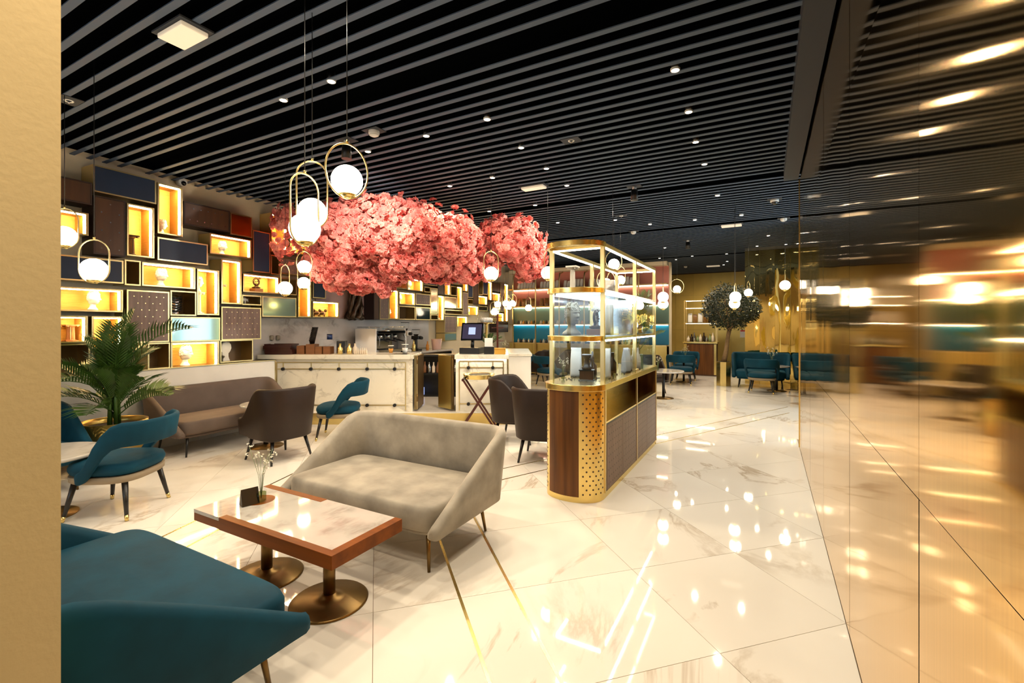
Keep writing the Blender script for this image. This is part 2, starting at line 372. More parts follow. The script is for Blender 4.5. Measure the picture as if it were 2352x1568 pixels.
wp2 = struct('wall_mirror', MB().box(-.52, .56, 13.98, 19.3, 0, ZC+.07), M['brass_mat']); set_uv_yz(wp2, (0, 2))
for i in range(3):
    x0 = -.52 + i*.35; m_ = MB(); n = 16; vs = []; fs = []
    for a in range(n//2+1):
        for b in range(4*n+1):
            x = x0 + .002 + .346*a/(n//2); z = ZC*b/(4*n)
            vs.append((x, 13.955 - .014*noise.noise(Vector((x*3, i*5.0, z*1.1))), z))
    for a in range(n//2):
        for b in range(4*n): fs.append((a*(4*n+1)+b, (a+1)*(4*n+1)+b, (a+1)*(4*n+1)+b+1, a*(4*n+1)+b+1))
    m_.add(vs, fs, True); m_.box(x0+.002, x0+.348, 13.972, 13.979, 0, ZC)
    m_.build('brass_panel', M['brass_mirror'], wp2, fix=False)

# far wall: satin brass panels
YF = 19.2
wf = struct('wall_far', MB().box(FX0, -.5, YF+.02, YF+.2, 0, ZC+.07), M['niche_dark'])
for i in range(9):
    for z0, z1 in ((0, 1.38), (1.38, 2.72), (2.72, ZC)):
        x1 = -.52 - i*.66; o = MB().box(-.328, .328, 0, .02, z0+.002, z1-.002).build('brass_panel', M['brass_mat'], wf); set_uv_yz(o, (0, 2)); o.location = (x1-.33, YF, 0)
# left wall behind the shelf boxes, low wall, back and rear walls
def wall_box(y0, y1, o0, o1, z0, z1):
    a, b, c, d = wall_pt(y0, o0), wall_pt(y0, o1), wall_pt(y1, o1), wall_pt(y1, o0)
    return MB().prism([a[:2], b[:2], c[:2], d[:2]], z0, z1)
struct('wall_left', wall_box(-1.5, 19.2, -.29, -.48, 0, ZC+.07), M['plaster'])
struct('wall_tree', wall_box(5.75, 6.98, -.27, -.285, 1.70, ZC), M['plaster_pink'])
LEDGE = 1.02
low = struct('wall_low', wall_box(-1.2, 4.70, .03, -.28, 0, LEDGE-.012), M['plaster_white'])
wall_box(-1.2, 4.70, .045, -.28, LEDGE-.011, LEDGE).build('brass_ledge', M['gold_frame'], low)
wall_box(4.70, 4.725, .036, -.05, 0, LEDGE-.012).build('brass_edge', M['gold_frame'], low)
bsp = struct('wall_backsplash', wall_box(4.37, 9.2, -.25, -.285, LEDGE+.002, 1.69), M['marble_grey'])
rw = MB().box(FX0, -4.9, -1.6, -1.5, 0, ZC+.07).box(-2.9, .6, -1.6, -1.5, 0, ZC+.07).box(-4.9, -2.9, -1.6, -1.5, 0, 1.0).box(-4.9, -2.9, -1.6, -1.5, 2.7, ZC+.07)
struct('wall_rear', rw, M['plaster'])
w2 = struct('window_2', MB().box(-4.9, -2.9, -1.58, -1.52, 1.0, 1.06).box(-4.9, -2.9, -1.58, -1.52, 2.64, 2.7).box(-4.9, -4.84, -1.58, -1.52, 1.06, 2.64).box(-2.96, -2.9, -1.58, -1.52, 1.06, 2.64).box(-3.93, -3.87, -1.58, -1.52, 1.06, 2.64), M['bronze'])
for x0, x1 in ((-4.84, -3.93), (-3.87, -2.96)): MB().box(x0, x1, -1.555, -1.545, 1.06, 2.64).build('pane', M['glass'], w2)
struct('wall_pillar', MB().box(-1.85, -1.2, -.55, .372, 0, ZC+.07), M['pillar'])
# ---------------------------------------------------------------- statues used on shelves
def superell(a, b, n=28, p=2.6):
    out = []
    for k in range(n):
        t = 2*math.pi*k/n; c, s = math.cos(t), math.sin(t)
        out.append((a*abs(c)**(2/p)*(1 if c >= 0 else -1), b*abs(s)**(2/p)*(1 if s >= 0 else -1)))
    return out
def bust_mesh():                                  # unit height 1, looks along +X
    m = MB(); rings = []; n = 40; H = 60
    prof = [(0, .30, .20), (.04, .33, .21), (.09, .30, .19), (.15, .20, .15), (.20, .145, .13), (.26, .125, .12), (.32, .13, .125)]
    def body(z):
        for (z0, a0, b0), (z1, a1, b1) in zip(prof, prof[1:]):
            if z0 <= z <= z1:
                t = (z-z0)/(z1-z0); return a0+(a1-a0)*t, b0+(b1-b0)*t
        return .13, .125
    g = lambda q, c, w: math.exp(-((q-c)/w)**2)
    for i in range(H+1):
        z = i/H; ring = []
        for k in range(n):
            t = 2*math.pi*k/n; c, s = math.cos(t), math.sin(t)
            if z < .30:
                b_, a_ = body(z); x, y = a_*c, b_*s
            else:
                q = (z-.30)/.70; r = math.sqrt(max(0.0, 1-((q-.52)/.52)**2)) if q < .52 else math.sqrt(max(0.0, 1-((q-.52)/.48)**2)); r = r**.62
                neck = .125*(1-min(1, q/.22)); x = max(.255*r, neck)*c + .035*min(1, q*5); y = max(.205*r, neck)*s
                if c > .1: x -= .035*max(0, 1-q/.62)*c*(1-abs(s))                       # flatter lower face
                f = max(0, c)**22
                x += .085*f*g(q, .37, .055) + .05*f*g(q, .46, .06)                      # nose
                x += .035*f*g(q, .245, .03) + .025*f*g(q, .20, .03)                     # lips
                x += .05*max(0, c)**6*g(q, .10, .05)                                    # chin
                if c > 0: x -= .050*g(q, .50, .035)*math.exp(-((abs(s)-.34)/.14)**2)    # eye sockets
                x += .03*max(0, c)**3*g(q, .575, .035)                                  # brow
                if abs(c) < .18 and .34 < q < .52: y += .03*(1 if s > 0 else -1)           # ears
            ring.append((x, y, z))
        rings.append(ring)
    m.loft(rings); rnd = random.Random(3)
    for k in range(230):                              # curls of hair over the crown, sides and nape
        th = rnd.uniform(0, 2*math.pi); q = rnd.uniform(.30, 1.0); c, s = math.cos(th), math.sin(th)
        if q < .64 and c > .12: continue
        r = math.sqrt(max(0, 1-((q-.52)/.5)**2))**.62
        m.ball((.262*r*c+.035, .212*r*s, .30+.70*q), rnd.uniform(.020, .034), 7, 5)
    return m
BUST = bust_mesh()
def bust(label, loc, h, rz, mt='statue', grp=None):
    b = BUST.build('bust', M[mt]); b.scale = (h, h, h); b.location = loc; b.rotation_euler = (0, 0, rz)
    return tag(b, label, 'bust', grp)
def column(label, loc, h, mt='statue', w=.10, topscale=1.0):
    t = thing('column_figurine', label, 'column', loc)
    m = MB(); n = 32; rings = []
    for i in range(7):
        z = .10*h + .76*h*i/6; r = w*.36*(1-.12*i/6)
        rings.append([((r - .12*r*(k % 2))*math.cos(2*math.pi*k/n), (r - .12*r*(k % 2))*math.sin(2*math.pi*k/n), z) for k in range(n)])
    m.loft(rings, sm=False).build('shaft', M[mt], t)
    MB().box(-w/2, w/2, -w/2, w/2, 0, .05*h).lathe([(w*.46, .05*h), (w*.48, .075*h), (w*.40, .10*h)]).build('plinth', M[mt], t)
    c = MB().lathe([(w*.34, .86*h), (w*.42, .90*h), (w*.5, .94*h)]).box(-w*.56*topscale, w*.56*topscale, -w*.56*topscale, w*.56*topscale, .94*h, h)
    for s in (-1, 1):
        for e in (-1, 1): c.cyl((s*w*.5, e*w*.5-.001, .905*h), (s*w*.5, e*w*.5*.6, .905*h), .035*h, n=10)
    c.build('capital', M[mt], t); return t
def ring_sculpture(label, loc, h, mt='bronze_statue'):
    t = thing('ring_sculpture', label, 'sculpture', loc)
    MB().box(-.07, .07, -.07, .07, 0, .25*h).build('plinth', M['kraft'], t, bevel=.004)
    m = MB().lathe([(.05, .25*h), (.07, .33*h), (.03, .40*h), (.025, .48*h)], n=14)
    m.tube([(0, .13*h*1.6*math.cos(a), .72*h + .24*h*math.sin(a)) for a in [2*math.pi*k/20 for k in range(20)]], .014, 7, closed=True)
    for q in range(5): m.ball((.02, .11*h*math.cos(q*1.3), .66*h+.11*h*math.sin(q*1.3)), .045*h, 8, 6)
    m.tube([(0, .15*h, .9*h), (.0, .25*h, 1.0*h), (0, .32*h, .97*h)], .012, 6); m.build('figure', M[mt], t); return t
def rhino(label, loc, L, rz):
    m = MB(); rings = []
    spec = [(-.5, .02, .50, .03), (-.46, .10, .46, .13), (-.3, .16, .48, .20), (-.1, .15, .46, .20), (.1, .16, .50, .21), (.22, .12, .50, .17), (.32, .09, .44, .12), (.44, .06, .36, .09), (.5, .04, .33, .05)]
    for x, ry, zc, rz_ in spec: rings.append([(x*L, ry*L*math.cos(2*math.pi*k/12), (zc + rz_*math.sin(2*math.pi*k/12))*L*.9) for k in range(12)])
    m.loft(rings)
    for x in (-.34, .12):
        for y in (-.09, .09): m.cyl((x*L, y*L, 0), (x*L, y*L, .38*L), .055*L, .075*L, 10)
    m.cyl((.44*L, 0, .40*L), (.50*L, 0, .58*L), .035*L, .004*L, 8); m.cyl((.36*L, 0, .46*L), (.38*L, 0, .56*L), .025*L, .004*L, 8)
    m.cyl((.2*L, .06*L, .58*L), (.18*L, .09*L, .68*L), .02*L, .005*L, 6); m.cyl((.2*L, -.06*L, .58*L), (.18*L, -.09*L, .68*L), .02*L, .005*L, 6)
    o = m.build('rhino_figurine', M['statue']); o.location = loc; o.rotation_euler = (0, 0, rz); return tag(o, label, 'figurine')
def striped_vase(label, loc, h):
    t = thing('striped_sculpture', label, 'sculpture', loc)
    prof = [(.30, 0), (.34, .06), (.30, .10), (.33, .3), (.36, .55), (.33, .8), (.24, .93), (.10, 1.0)]
    MB().lathe([(r*h, z*h) for r, z in prof], n=24).build('body', M['steel'], t)
    m = MB()
    for q in range(6):
        z = (.16 + q*.13)*h
        r = .365*h
        for sgn in (-1, 1):
            m.tube([(r*math.cos(a), r*math.sin(a)*1.0, z + sgn*.0 + .10*h*abs(math.sin(a))) for a in [sgn*math.pi/2*k/5 for k in range(6)]], .012, 5)
    m.build('stripe', M['black'], t); return t
def profile_head(label, loc, h, rz):
    pr = [(-.26, 0), (.20, 0), (.16, .10), (.07, .17), (.10, .24), (.20, .26), (.24, .31), (.21, .35), (.245, .38), (.21, .41), (.25, .44), (.40, .49), (.27, .60), (.27, .66), (.25, .82), (.16, .95), (-.02, 1.0), (-.2, .95), (-.30, .82), (-.33, .64), (-.26, .48), (-.15, .36), (-.15, .18), (-.20, .08)]
    m = MB(); th = .17*h
    def sc(f): return [(x*f*h, z*h if f == 1 else ((z-.5)*f+.5)*h) for x, z in pr]
    rings = []
    for y, f in ((-th, .78), (-th*.75, .94), (-th*.3, 1.0), (th*.3, 1.0), (th*.75, .94), (th, .78)):
        rings.append([(x, y, z - (.0 if f == 1 else 0)) for x, z in [(px*f*h, max(0, pz)*h if pz < .1 else ((pz-.5)*(.5+f/2)+.5)*h) for px, pz in pr]])
    o = m.loft(rings).build('stone_head', M['marble']); o.location = loc; o.rotation_euler = (0, 0, rz); return tag(o, label, 'sculpture')
def torso(label, loc, h, rz=0):
    m = MB(); rings = []; n = 16
    for z, a, b, ox in [(0, .10, .08, 0), (.08, .11, .09, 0), (.2, .12, .10, .01), (.38, .15, .11, .02), (.5, .13, .09, .0), (.6, .11, .085, -.01), (.72, .16, .10, 0), (.80, .17, .09, .01), (.85, .07, .06, .02), (.88, .06, .06, .03), (.92, .09, .08, .04), (.97, .085, .08, .04), (1.0, .03, .03, .04)]:
        rings.append([(h*(ox + a*math.cos(2*math.pi*k/n)), h*b*math.sin(2*math.pi*k/n), h*z) for k in range(n)])
    m.loft(rings); m.tube([(.0, .15*h, .78*h), (.04*h, .22*h, .66*h), (.1*h, .12*h, .6*h)], .03*h, 8)
    o = m.build('figure_statuette', M['statue']); o.location = loc; o.rotation_euler = (0, 0, rz); return tag(o, label, 'statuette')
def beasts(label, loc, w):
    m = MB()
    for k in range(3):
        y = (k-1)*w*.22; m.ball((0, y, .06), .045, 10, 8, (1, 1.7, 1)); m.ball((0, y+.08, .11), .028, 8, 6)
        for a in (-.05, .05): m.cyl((0, y+a, 0), (0, y+a, .06), .012, n=6)
    o = m.build('animal_group', M['bronze_statue']); o.location = loc; o.rotation_euler = (0, 0, WPHI); return tag(o, label, 'figurine')

# ---------------------------------------------------------------- shelf wall: every box a thing
DEP = .27
def dots(m, x, y0, y1, z0, z1, step, r, stag=True):
    ny = max(1, int((y1-y0)/step)); nz = max(1, int((z1-z0)/step))
    for i in range(ny+1):
        for j in range(nz+1):
            y = y0 + (y1-y0)*(i + (.5 if stag and j % 2 else 0))/max(1, ny); z = z0 + (z1-z0)*j/max(1, nz)
            if y <= y1+1e-6: m.disc((x, y, z), (1, 0, 0), r, 6)
WB = {}
def wb(px0, py0, px1, py1, kind, label, key=None, back=None):
    p0 = on_wall(px0, py0); p1 = on_wall(px1, py1)
    w = math.hypot(p1.x-p0.x, p1.y-p0.y) - .006; z0, z1 = p1.z, p0.z
    if z1 < z0: z0, z1 = z1, z0
    h = z1 - z0 - .006; loc = Vector((p0.x, p0.y, z0+.003)) + Vector((0, .003, 0))
    t = thing('shelf_box' if kind in ('lit', 'niche') else 'cabinet_box', label, 'shelf box' if kind in ('lit', 'niche') else 'cabinet', loc, WPHI, 'boxes of the shelf wall')
    T = .016; D = DEP
    fm = MB().box(-D, 0, 0, w, 0, T).box(-D, 0, 0, w, h-T, h).box(-D, 0, 0, T, T, h-T).box(-D, 0, w-T, w, T, h-T)
    if kind in ('lit', 'niche'):
        fm.build('frame', M['gold_frame'], t)
        MB().box(-D+.002, -D+.012, T, w-T, T, h-T).build('back_panel', M['amber'] if kind == 'lit' else M[back or 'niche'], t)
    if kind == 'lit':
        MB().box(-D+.012, -.004, w-T-.006, w-T-.0005, T, h-T).build('side_lining', M['amber'], t); MB().box(-D+.012, -.004, T+.0005, T+.006, T, h-T).build('side_lining', M['amber'], t)
        MB().box(-.05, -.028, w-T-.016, w-T-.007, T+.01, h-T-.01).build('led_strip', M['led_warm'], t); MB().box(-.05, -.028, T+.02, w-T-.02, h-T-.010, h-T-.001).build('led_strip', M['led_warm'], t)
    if kind not in ('lit', 'niche'):
        fm.build('frame', M['gold_frame'] if kind not in ('dark', 'wood_dots') else M['niche_dark'], t)
        mm = {'dots': 'wood_mauve', 'wood_dots': 'wood_dark', 'dark': 'wood_dark'}.get(kind, kind)
        MB().box(-D+.01, -.012, T, w-T, T, h-T).build('body', M['niche_dark'], t)
        MB().box(-.012, -.002, T+.002, w-T-.002, T+.002, h-T-.002).build('door', M[mm], t)
        if kind in ('dots', 'wood_dots'):
            dm = MB(); st = .075 if kind == 'dots' else .095
            dots(dm, -.0012, T+.06, w-T-.05, T+.06, h-T-.06, st, .0065 if kind == 'dots' else .0085); dm.build('stud', M['gold_frame'] if kind == 'dots' else M['steel'], t, fix=False, kind='stuff')
    if key: WB[key] = (loc, w, h)
    return t
def crop(ox, oy, sc):
    return lambda a, b, c, d, *r, **k: wb(ox+a/sc, oy+b/sc, ox+c/sc, oy+d/sc, *r, **k)
A = crop(130, 330, 2.85)
A(-60, 190, 235, 405, 'dark', 'dark brown cabinet in the upper corner beside the beige pillar')
A(237, 130, 655, 398, 'navy', 'largest navy cabinet, topmost on the shelf wall')
A(-60, 408, 212, 605, 'lit', 'lit amber box behind the pendant cut off by the pillar', 'a4')
A(240, 332, 455, 745, 'wood_dots', 'tall dark walnut studded cabinet under the largest navy cabinet')
A(459, 385, 642, 752, 'lit', 'tall lit amber box holding a short dark column', 'a6')
A(660, 250, 828, 612, 'lit', 'topmost tall lit amber box holding a white bust, under the wall camera', 'a7')
A(832, 372, 1135, 583, 'wood_dots', 'wide brown studded cabinet beside the copper cabinet')
A(1137, 447, 1282, 619, 'copper', 'copper-faced cabinet on the upper left of the shelf wall')
A(660, 608, 992, 798, 'navy', 'navy cabinet directly below the topmost tall bust box')
A(1003, 582, 1278, 755, 'lit', 'lit amber box with a curly-haired bust under the copper cabinet', 'a12')
A(1284, 562, 1400, 850, 'navy', 'upright navy cabinet right of the copper cabinet')
A(-60, 712, 440, 918, 'navy', 'wide navy cabinet behind the hanging oval lamp on the far left')
A(444, 755, 553, 932, 'niche', 'narrow empty niche right of the wide left navy cabinet')
A(558, 772, 910, 953, 'lit', 'wide lit amber box with a bust, centre of the left shelf wall', 'a16')
A(-60, 927, 437, 1104, 'lit', 'widest lit amber box with a white bust, above the palm', 'a17')
A(458, 952, 740, 1298, 'dots', 'large mauve studded cabinet right behind the palm')
A(744, 957, 916, 1128, 'niche', 'open niche holding a striped silver sculpture', 'a19')
A(919, 815, 1066, 1123, 'lit', 'tall lit amber box with a bust on a column', 'a20')
A(1078, 752, 1212, 1052, 'lit', 'tall narrow lit amber box with a fluted column', 'a21')
A(1220, 847, 1460, 985, 'lit', 'lit amber box with a ring sculpture on a plinth', 'a22')
A(1213, 987, 1342, 1060, 'niche', 'small low niche holding a white rhino', 'a23')
A(1078, 1064, 1340, 1280, 'dots', 'mauve studded cabinet beside the marble backsplash')
A(746, 1131, 1072, 1290, 'teal_gloss', 'seafoam glossy cabinet above the lowest bust box')
A(748, 1300, 1066, 1452, 'lit', 'lowest lit amber box with a bust, on the brass ledge', 'a26')
A(1070, 1285, 1287, 1420, 'niche', 'open niche with a grey-veined marble head beside the bar', 'a27', back='niche')
A(-60, 1122, 207, 1303, 'lit', 'lit amber box with a small column at the pillar', 'a28')
A(228, 1127, 440, 1478, 'lit', 'tall lit amber box glowing through the palm leaves', 'a29')
A(-60, 1312, 222, 1490, 'niche', 'empty bottom niche left of the palm')
A(596, 1303, 745, 1470, 'niche', 'empty bottom niche right of the palm')
Bq = crop(580, 560, 7.84)
Bq(172, 935, 792, 1322, 'teal_gloss', 'seafoam glossy cabinet above the marble backsplash')
Bq(330, 190, 490, 565, 'niche', 'narrow dark niche under the blossom-covered lit box')
Bq(494, 232, 1072, 598, 'dots', 'mauve studded cabinet behind the two stacked globe lamps')
Bq(494, 602, 800, 930, 'niche', 'dark niche behind the lone globe lamp left of the tree')
Bq(815, 640, 1062, 1325, 'lit', 'narrow lit amber box with a white statuette left of the tree', 'b36')
Bq(1085, 300, 1322, 990, 'navy', 'upright navy cabinet touching the pink wall by the trunk')
Bq(1080, 1022, 1562, 1330, 'lit', 'lit amber box with bronze animals left of the trunk', 'b38')
Bq(330, -570, 640, 185, 'lit', 'tall lit amber box half covered by blossom', 'b39')
Bq(660, -120, 1062, 228, 'lit', 'lit amber box behind the large foreground globes', 'b40')
C = crop(860, 580, 7.128)
C(-10, 540, 82, 1100, 'dark', 'dark narrow cabinet right of the tree trunk')
C(85, 590, 240, 1095, 'dots', 'tall mauve studded cabinet right of the tree trunk')
C(244, 602, 394, 1092, 'lit', 'narrow lit amber box behind the coffee grinder', 'c43')
C(242, 60, 540, 600, 'copper', 'tall copper cabinet under the blossom')
C(543, 412, 800, 640, 'lit', 'lit amber box with a small head under the blossom', 'c45')
C(404, 637, 668, 862, 'lit', 'lit amber box above the empty brass niche', 'c46')
C(678, 662, 916, 868, 'dots', 'small mauve studded cabinet above the dark glossy cabinet')
C(402, 868, 670, 1100, 'niche', 'empty brass niche above the espresso machine')
C(678, 886, 917, 1105, 'navy_gloss', 'dark glossy cabinet reflecting a lamp above the bar')
C(804, 340, 1030, 552, 'navy', 'navy cabinet under the middle of the blossom')
C(818, 556, 918, 656, 'niche', 'tiny empty niche under the navy blossom-side cabinet')
C(920, 572, 1036, 1003, 'brass_gloss', 'tall pale brass cabinet above the bar')
C(922, 1008, 1040, 1105, 'niche', 'small brass niche under the tall pale cabinet')
C(1038, 440, 1146, 690, 'dark', 'brown cabinet between navy and lit boxes under the blossom')
C(1150, 340, 1246, 698, 'lit', 'upper narrow lit amber box under the blossom', 'c54')
C(1044, 700, 1142, 1110, 'lit', 'narrow lit amber box with a small tree ornament', 'c55')
C(1146, 716, 1346, 915, 'brass_gloss', 'wide pale brass cabinet reflecting light')
C(1252, 340, 1440, 538, 'dots', 'brown studded cabinet just under the blossom edge')
C(1250, 542, 1350, 712, 'niche', 'niche holding a small black bottle', 'c58')
C(1354, 552, 1438, 918, 'lit', 'narrow lit amber box beside the bottle niche', 'c59')
C(1446, 350, 1530, 640, 'lit', 'narrow lit amber box at the blossom edge', 'c60')
C(1448, 645, 1530, 1025, 'dots', 'slim mauve studded cabinet below the blossom edge')
C(1150, 930, 1442, 1022, 'niche', 'long low niche beneath the wide pale brass cabinet')
C(1150, 1032, 1346, 1310, 'dots', 'large mauve studded cabinet behind the till screen')
C(1150, 1320, 1346, 1440, 'teal_gloss', 'low mint cabinet behind the till')
C(1350, 1040, 1526, 1214, 'lit', 'lit amber box with a white ornament behind the till', 'c65')
C(1534, 430, 1616, 745, 'navy', 'upright navy cabinet below the right blossom')
C(1534, 755, 1616, 850, 'niche', 'tiny niche under the upright right navy cabinet')
C(1620, 420, 1700, 850, 'dark', 'slim walnut cabinet beside the right navy cabinet')
C(1534, 866, 1700, 1030, 'lit', 'lit amber box holding a shell ornament', 'c69')
C(1704, 702, 1852, 860, 'lit', 'upper right lit amber box with a bust', 'c70')
C(1704, 440, 1776, 696, 'niche', 'niche with a white figurine under the right blossom', 'c71')
C(1780, 440, 1852, 692, 'navy', 'small navy cabinet beside the white figurine niche')
C(1704, 868, 1852, 960, 'niche', 'niche holding a small dark pot', 'c73')
C(1860, 470, 1926, 785, 'lit', 'slim lit amber box behind the hanging stadium lamp', 'c72')
C(1856, 790, 1926, 962, 'dark', 'small walnut cabinet under the slim lit box')
C(1932, 480, 2060, 648, 'dark', 'walnut cabinet close to the room corner')
C(1932, 652, 2060, 800, 'lit', 'orange lit box close to the room corner', 'c75')
C(2064, 480, 2124, 970, 'dots', 'slim studded cabinet close to the room corner')
C(2128, 510, 2190, 1130, 'lit', 'tall lit amber box in the room corner', 'c78')
C(2006, 985, 2122, 1132, 'lit', 'lower lit amber box close to the room corner', 'c79')
C(1932, 805, 2060, 978, 'brass_gloss', 'pale brass cabinet close to the room corner')
C(2006, 1138, 2190, 1300, 'dark', 'low brown cabinet close to the room corner')

def in_box(key, f=.5, back=.15):
    loc, w, h = WB[key]; e = Vector((-math.sin(WPHI), math.cos(WPHI), 0)); n = Vector((math.cos(WPHI), math.sin(WPHI), 0))
    return loc + e*(w*f) - n*back + Vector((0, 0, .017)), w, h
def put_bust(key, label, f=.5, hs=.75, rz=WPHI+.9, mt='statue'):
    p, w, h = in_box(key, f); return bust(label, p, h*hs, rz, mt)
put_bust('a7', 'white bust in the topmost tall lit box', .40, .30)
put_bust('a12', 'curly-haired cream bust under the copper cabinet', .42, .72)
put_bust('a16', 'white bust in the wide lit box at the middle of the wall', .45, .80)
put_bust('a17', 'white bust in the widest lit box above the palm', .66, .84)
put_bust('a26', 'white bust in the lowest lit box on the ledge', .40, .80)
put_bust('b39', 'white bust half hidden by blossom', .45, .34)
put_bust('c43', 'white bust behind the coffee grinder', .4, .35); put_bust('c45', 'small cream head under the blossom', .4, .78)
put_bust('c46', 'white bust in the lit box above the brass niche', .3, .8); put_bust('c70', 'white bust in the upper right lit box', .35, .72)
put_bust('c79', 'white bust in the lit box close to the corner', .4, .7)
p, w, h = in_box('a6', .34); column('short dark column in the tall lit box', p, h*.40, 'bronze_statue', .13)
p, w, h = in_box('a20', .30); column('white column carrying a bust', p, h*.48, 'statue', .12); bust('white bust standing on a column', p + Vector((0, 0, h*.48+.001)), h*.34, WPHI+.9)
p, w, h = in_box('a21', .25); column('fluted cream column in the tall narrow lit box', p, h*.42, 'stone', .11)
p, w, h = in_box('a28', .72); column('small brick-red column beside the pillar', p, h*.62, 'kraft', .11)
p, w, h = in_box('a22', .52); ring_sculpture('bronze ring sculpture on a wooden plinth', p, h*.82)
p, w, h = in_box('a23', .38); rhino('small white rhino in the low niche', p, min(w*.6, h*1.1), R(93))
p, w, h = in_box('a19', .30, .135); striped_vase('striped silver dome sculpture in the open niche', p, min(h*.8, .30))
p, w, h = in_box('a27', .30); profile_head('grey-veined marble head in profile beside the bar', p, h*.90, R(-87))
p, w, h = in_box('a29', .55); bust('white bust glimpsed behind the palm', p, h*.34, WPHI+.9)
p, w, h = in_box('b36', .35); torso('white statuette left of the tree trunk', p, h*.36, R(20))
p, w, h = in_box('b38', .35); beasts('row of bronze animals left of the trunk', p, w)
p, w, h = in_box('b40', .5); column('thin white column behind the large globes', p, h*.62, 'statue', .07)
p, w, h = in_box('c65', .4); torso('white ornament behind the till', p, h*.75); p, w, h = in_box('c69', .4); bust('white shell-like head behind the bar', p, h*.7, 1)
p, w, h = in_box('c71', .4); torso('white figurine under the right blossom', p, h*.5); p, w, h = in_box('c54', .4); torso('thin white figure under the blossom', p, h*.6)
p, w, h = in_box('c55', .4); ring_sculpture('small tree ornament in the narrow lit box', p, h*.30)
def small_jar(name, label, loc, r, h, mt, cat='bottle'):
    o = MB().lathe([(r*.9, 0), (r, .06*h), (r, .55*h), (r*.45, .72*h), (r*.4, .97*h), (r*.48, h)], n=14).build(name, M[mt]); o.location = loc; return tag(o, label, cat)
p, w, h = in_box('c58', .4); small_jar('bottle', 'small black bottle in the shelf wall niche', p, .045, h*.6, 'black_gloss')
p, w, h = in_box('c73', .5); small_jar('pot', 'small dark pot in the shelf wall niche', p, .07, h*.75, 'black', 'pot')
# ---------------------------------------------------------------- upholstered furniture
def u_path(W, D, rc, y_end=None, n_side=9, n_c=8, n_b=9):
    ye = -D/2 if y_end is None else y_end; pts = []
    for k in range(n_side): pts.append((W/2, ye + (D/2-rc-ye)*k/n_side, 1, 0))
    for k in range(n_c):
        a = math.pi/2*k/n_c; pts.append((W/2-rc+rc*math.cos(a), D/2-rc+rc*math.sin(a), math.cos(a), math.sin(a)))
    for k in range(n_b+1): pts.append((W/2-rc-(W-2*rc)*k/n_b, D/2, 0, 1))
    for k in range(1, n_c+1):
        a = math.pi/2 + math.pi/2*k/n_c; pts.append((-W/2+rc+rc*math.cos(a), D/2-rc+rc*math.sin(a), math.cos(a), math.sin(a)))
    for k in range(n_side): pts.append((-W/2, D/2-rc-(D/2-rc-ye)*(k+1)/n_side, -1, 0))
    return pts, ye
def shell(W, D, rc, zb, zt, th, lean=0.0, y_end=None, zref=.3):
    pts, ye = u_path(W, D, rc, y_end); m = MB(); rings = []
    L = D/2 - ye
    for i, (x, y, nx, ny) in enumerate(pts):
        a = max(0.0, min(1.0, (D/2 - y)/L)); b, t = zb(a), zt(a); hh = t-b; e = min(.45*hh, th*.55)
        sec = [(th*.5, b+e*.3), (th*.5, b+hh*.5), (th*.5, t-e), (th*.34, t-e*.3), (0, t), (-th*.34, t-e*.3), (-th*.5, t-e), (-th*.5, b+hh*.5), (-th*.5, b+e*.3), (-th*.25, b), (th*.25, b)]
        rings.append([(x + nx*(o + lean*(z-zref)), y + ny*(o + lean*(z-zref)), z) for o, z in sec])
    def shrink(r, f, dy):
        c = sum((Vector(p) for p in r), Vector())/len(r); return [tuple(c + (Vector(p)-c)*f + Vector((0, dy, 0))) for p in r]
    rings = [shrink(rings[0], .35, -th*.42), shrink(rings[0], .8, -th*.28)] + rings + [shrink(rings[-1], .8, -th*.28), shrink(rings[-1], .35, -th*.42)]
    return m.loft(rings)
def cushion(W, D, z0, z1, r, p=6, cx=0, cy=0, crown=.015, n=40):
    m = MB(); rings = []; h = z1-z0; k = min(r, h*.48)
    for z, ins in ((z0, k*.9), (z0+k*.3, k*.3), (z0+k, 0), (z1-k, 0), (z1-k*.3, k*.28), (z1-k*.05, k*.8), (z1+crown*.5, W*.15), (z1+crown, W*.32)):
        rings.append([(cx+x, cy+y, z) for x, y in superell(W/2-ins, D/2-min(ins, D*.4), n, p)])
    return m.loft(rings)
def leg(x, y, dx, dy, z1, r1, r0, n=10): return MB().cyl((x+dx, y+dy, 0), (x, y, z1), r0, r1, n)
def smooth(t): t = max(0, min(1, t)); return t*t*(3-2*t)
def sofa(name, label, W, D, vel, loc, rz, hb=.79, legm='bronze'):
    t = thing(name, label, 'sofa', loc, rz)
    shell(W, D, .13, lambda a: .25, lambda a: hb if a < .10 else hb - (hb-.34)*((a-.10)/.90)**1.05, .085, .10).build('back_shell', vel, t)
    cushion(W-.075, D-.06, .262, .43, .036, 11, 0, -.035, .015).build('seat_cushion', vel, t)
    cushion(W-.12, D-.10, .22, .268, .02, 9, 0, 0, .0).build('underframe', vel, t)
    for sx in (-1, 1):
        for sy in (-1, 1): leg(sx*(W/2-.13), sy*(D/2-.10), sx*.03, sy*.03, .235, .016, .010).build('leg', M[legm], t)
    return t
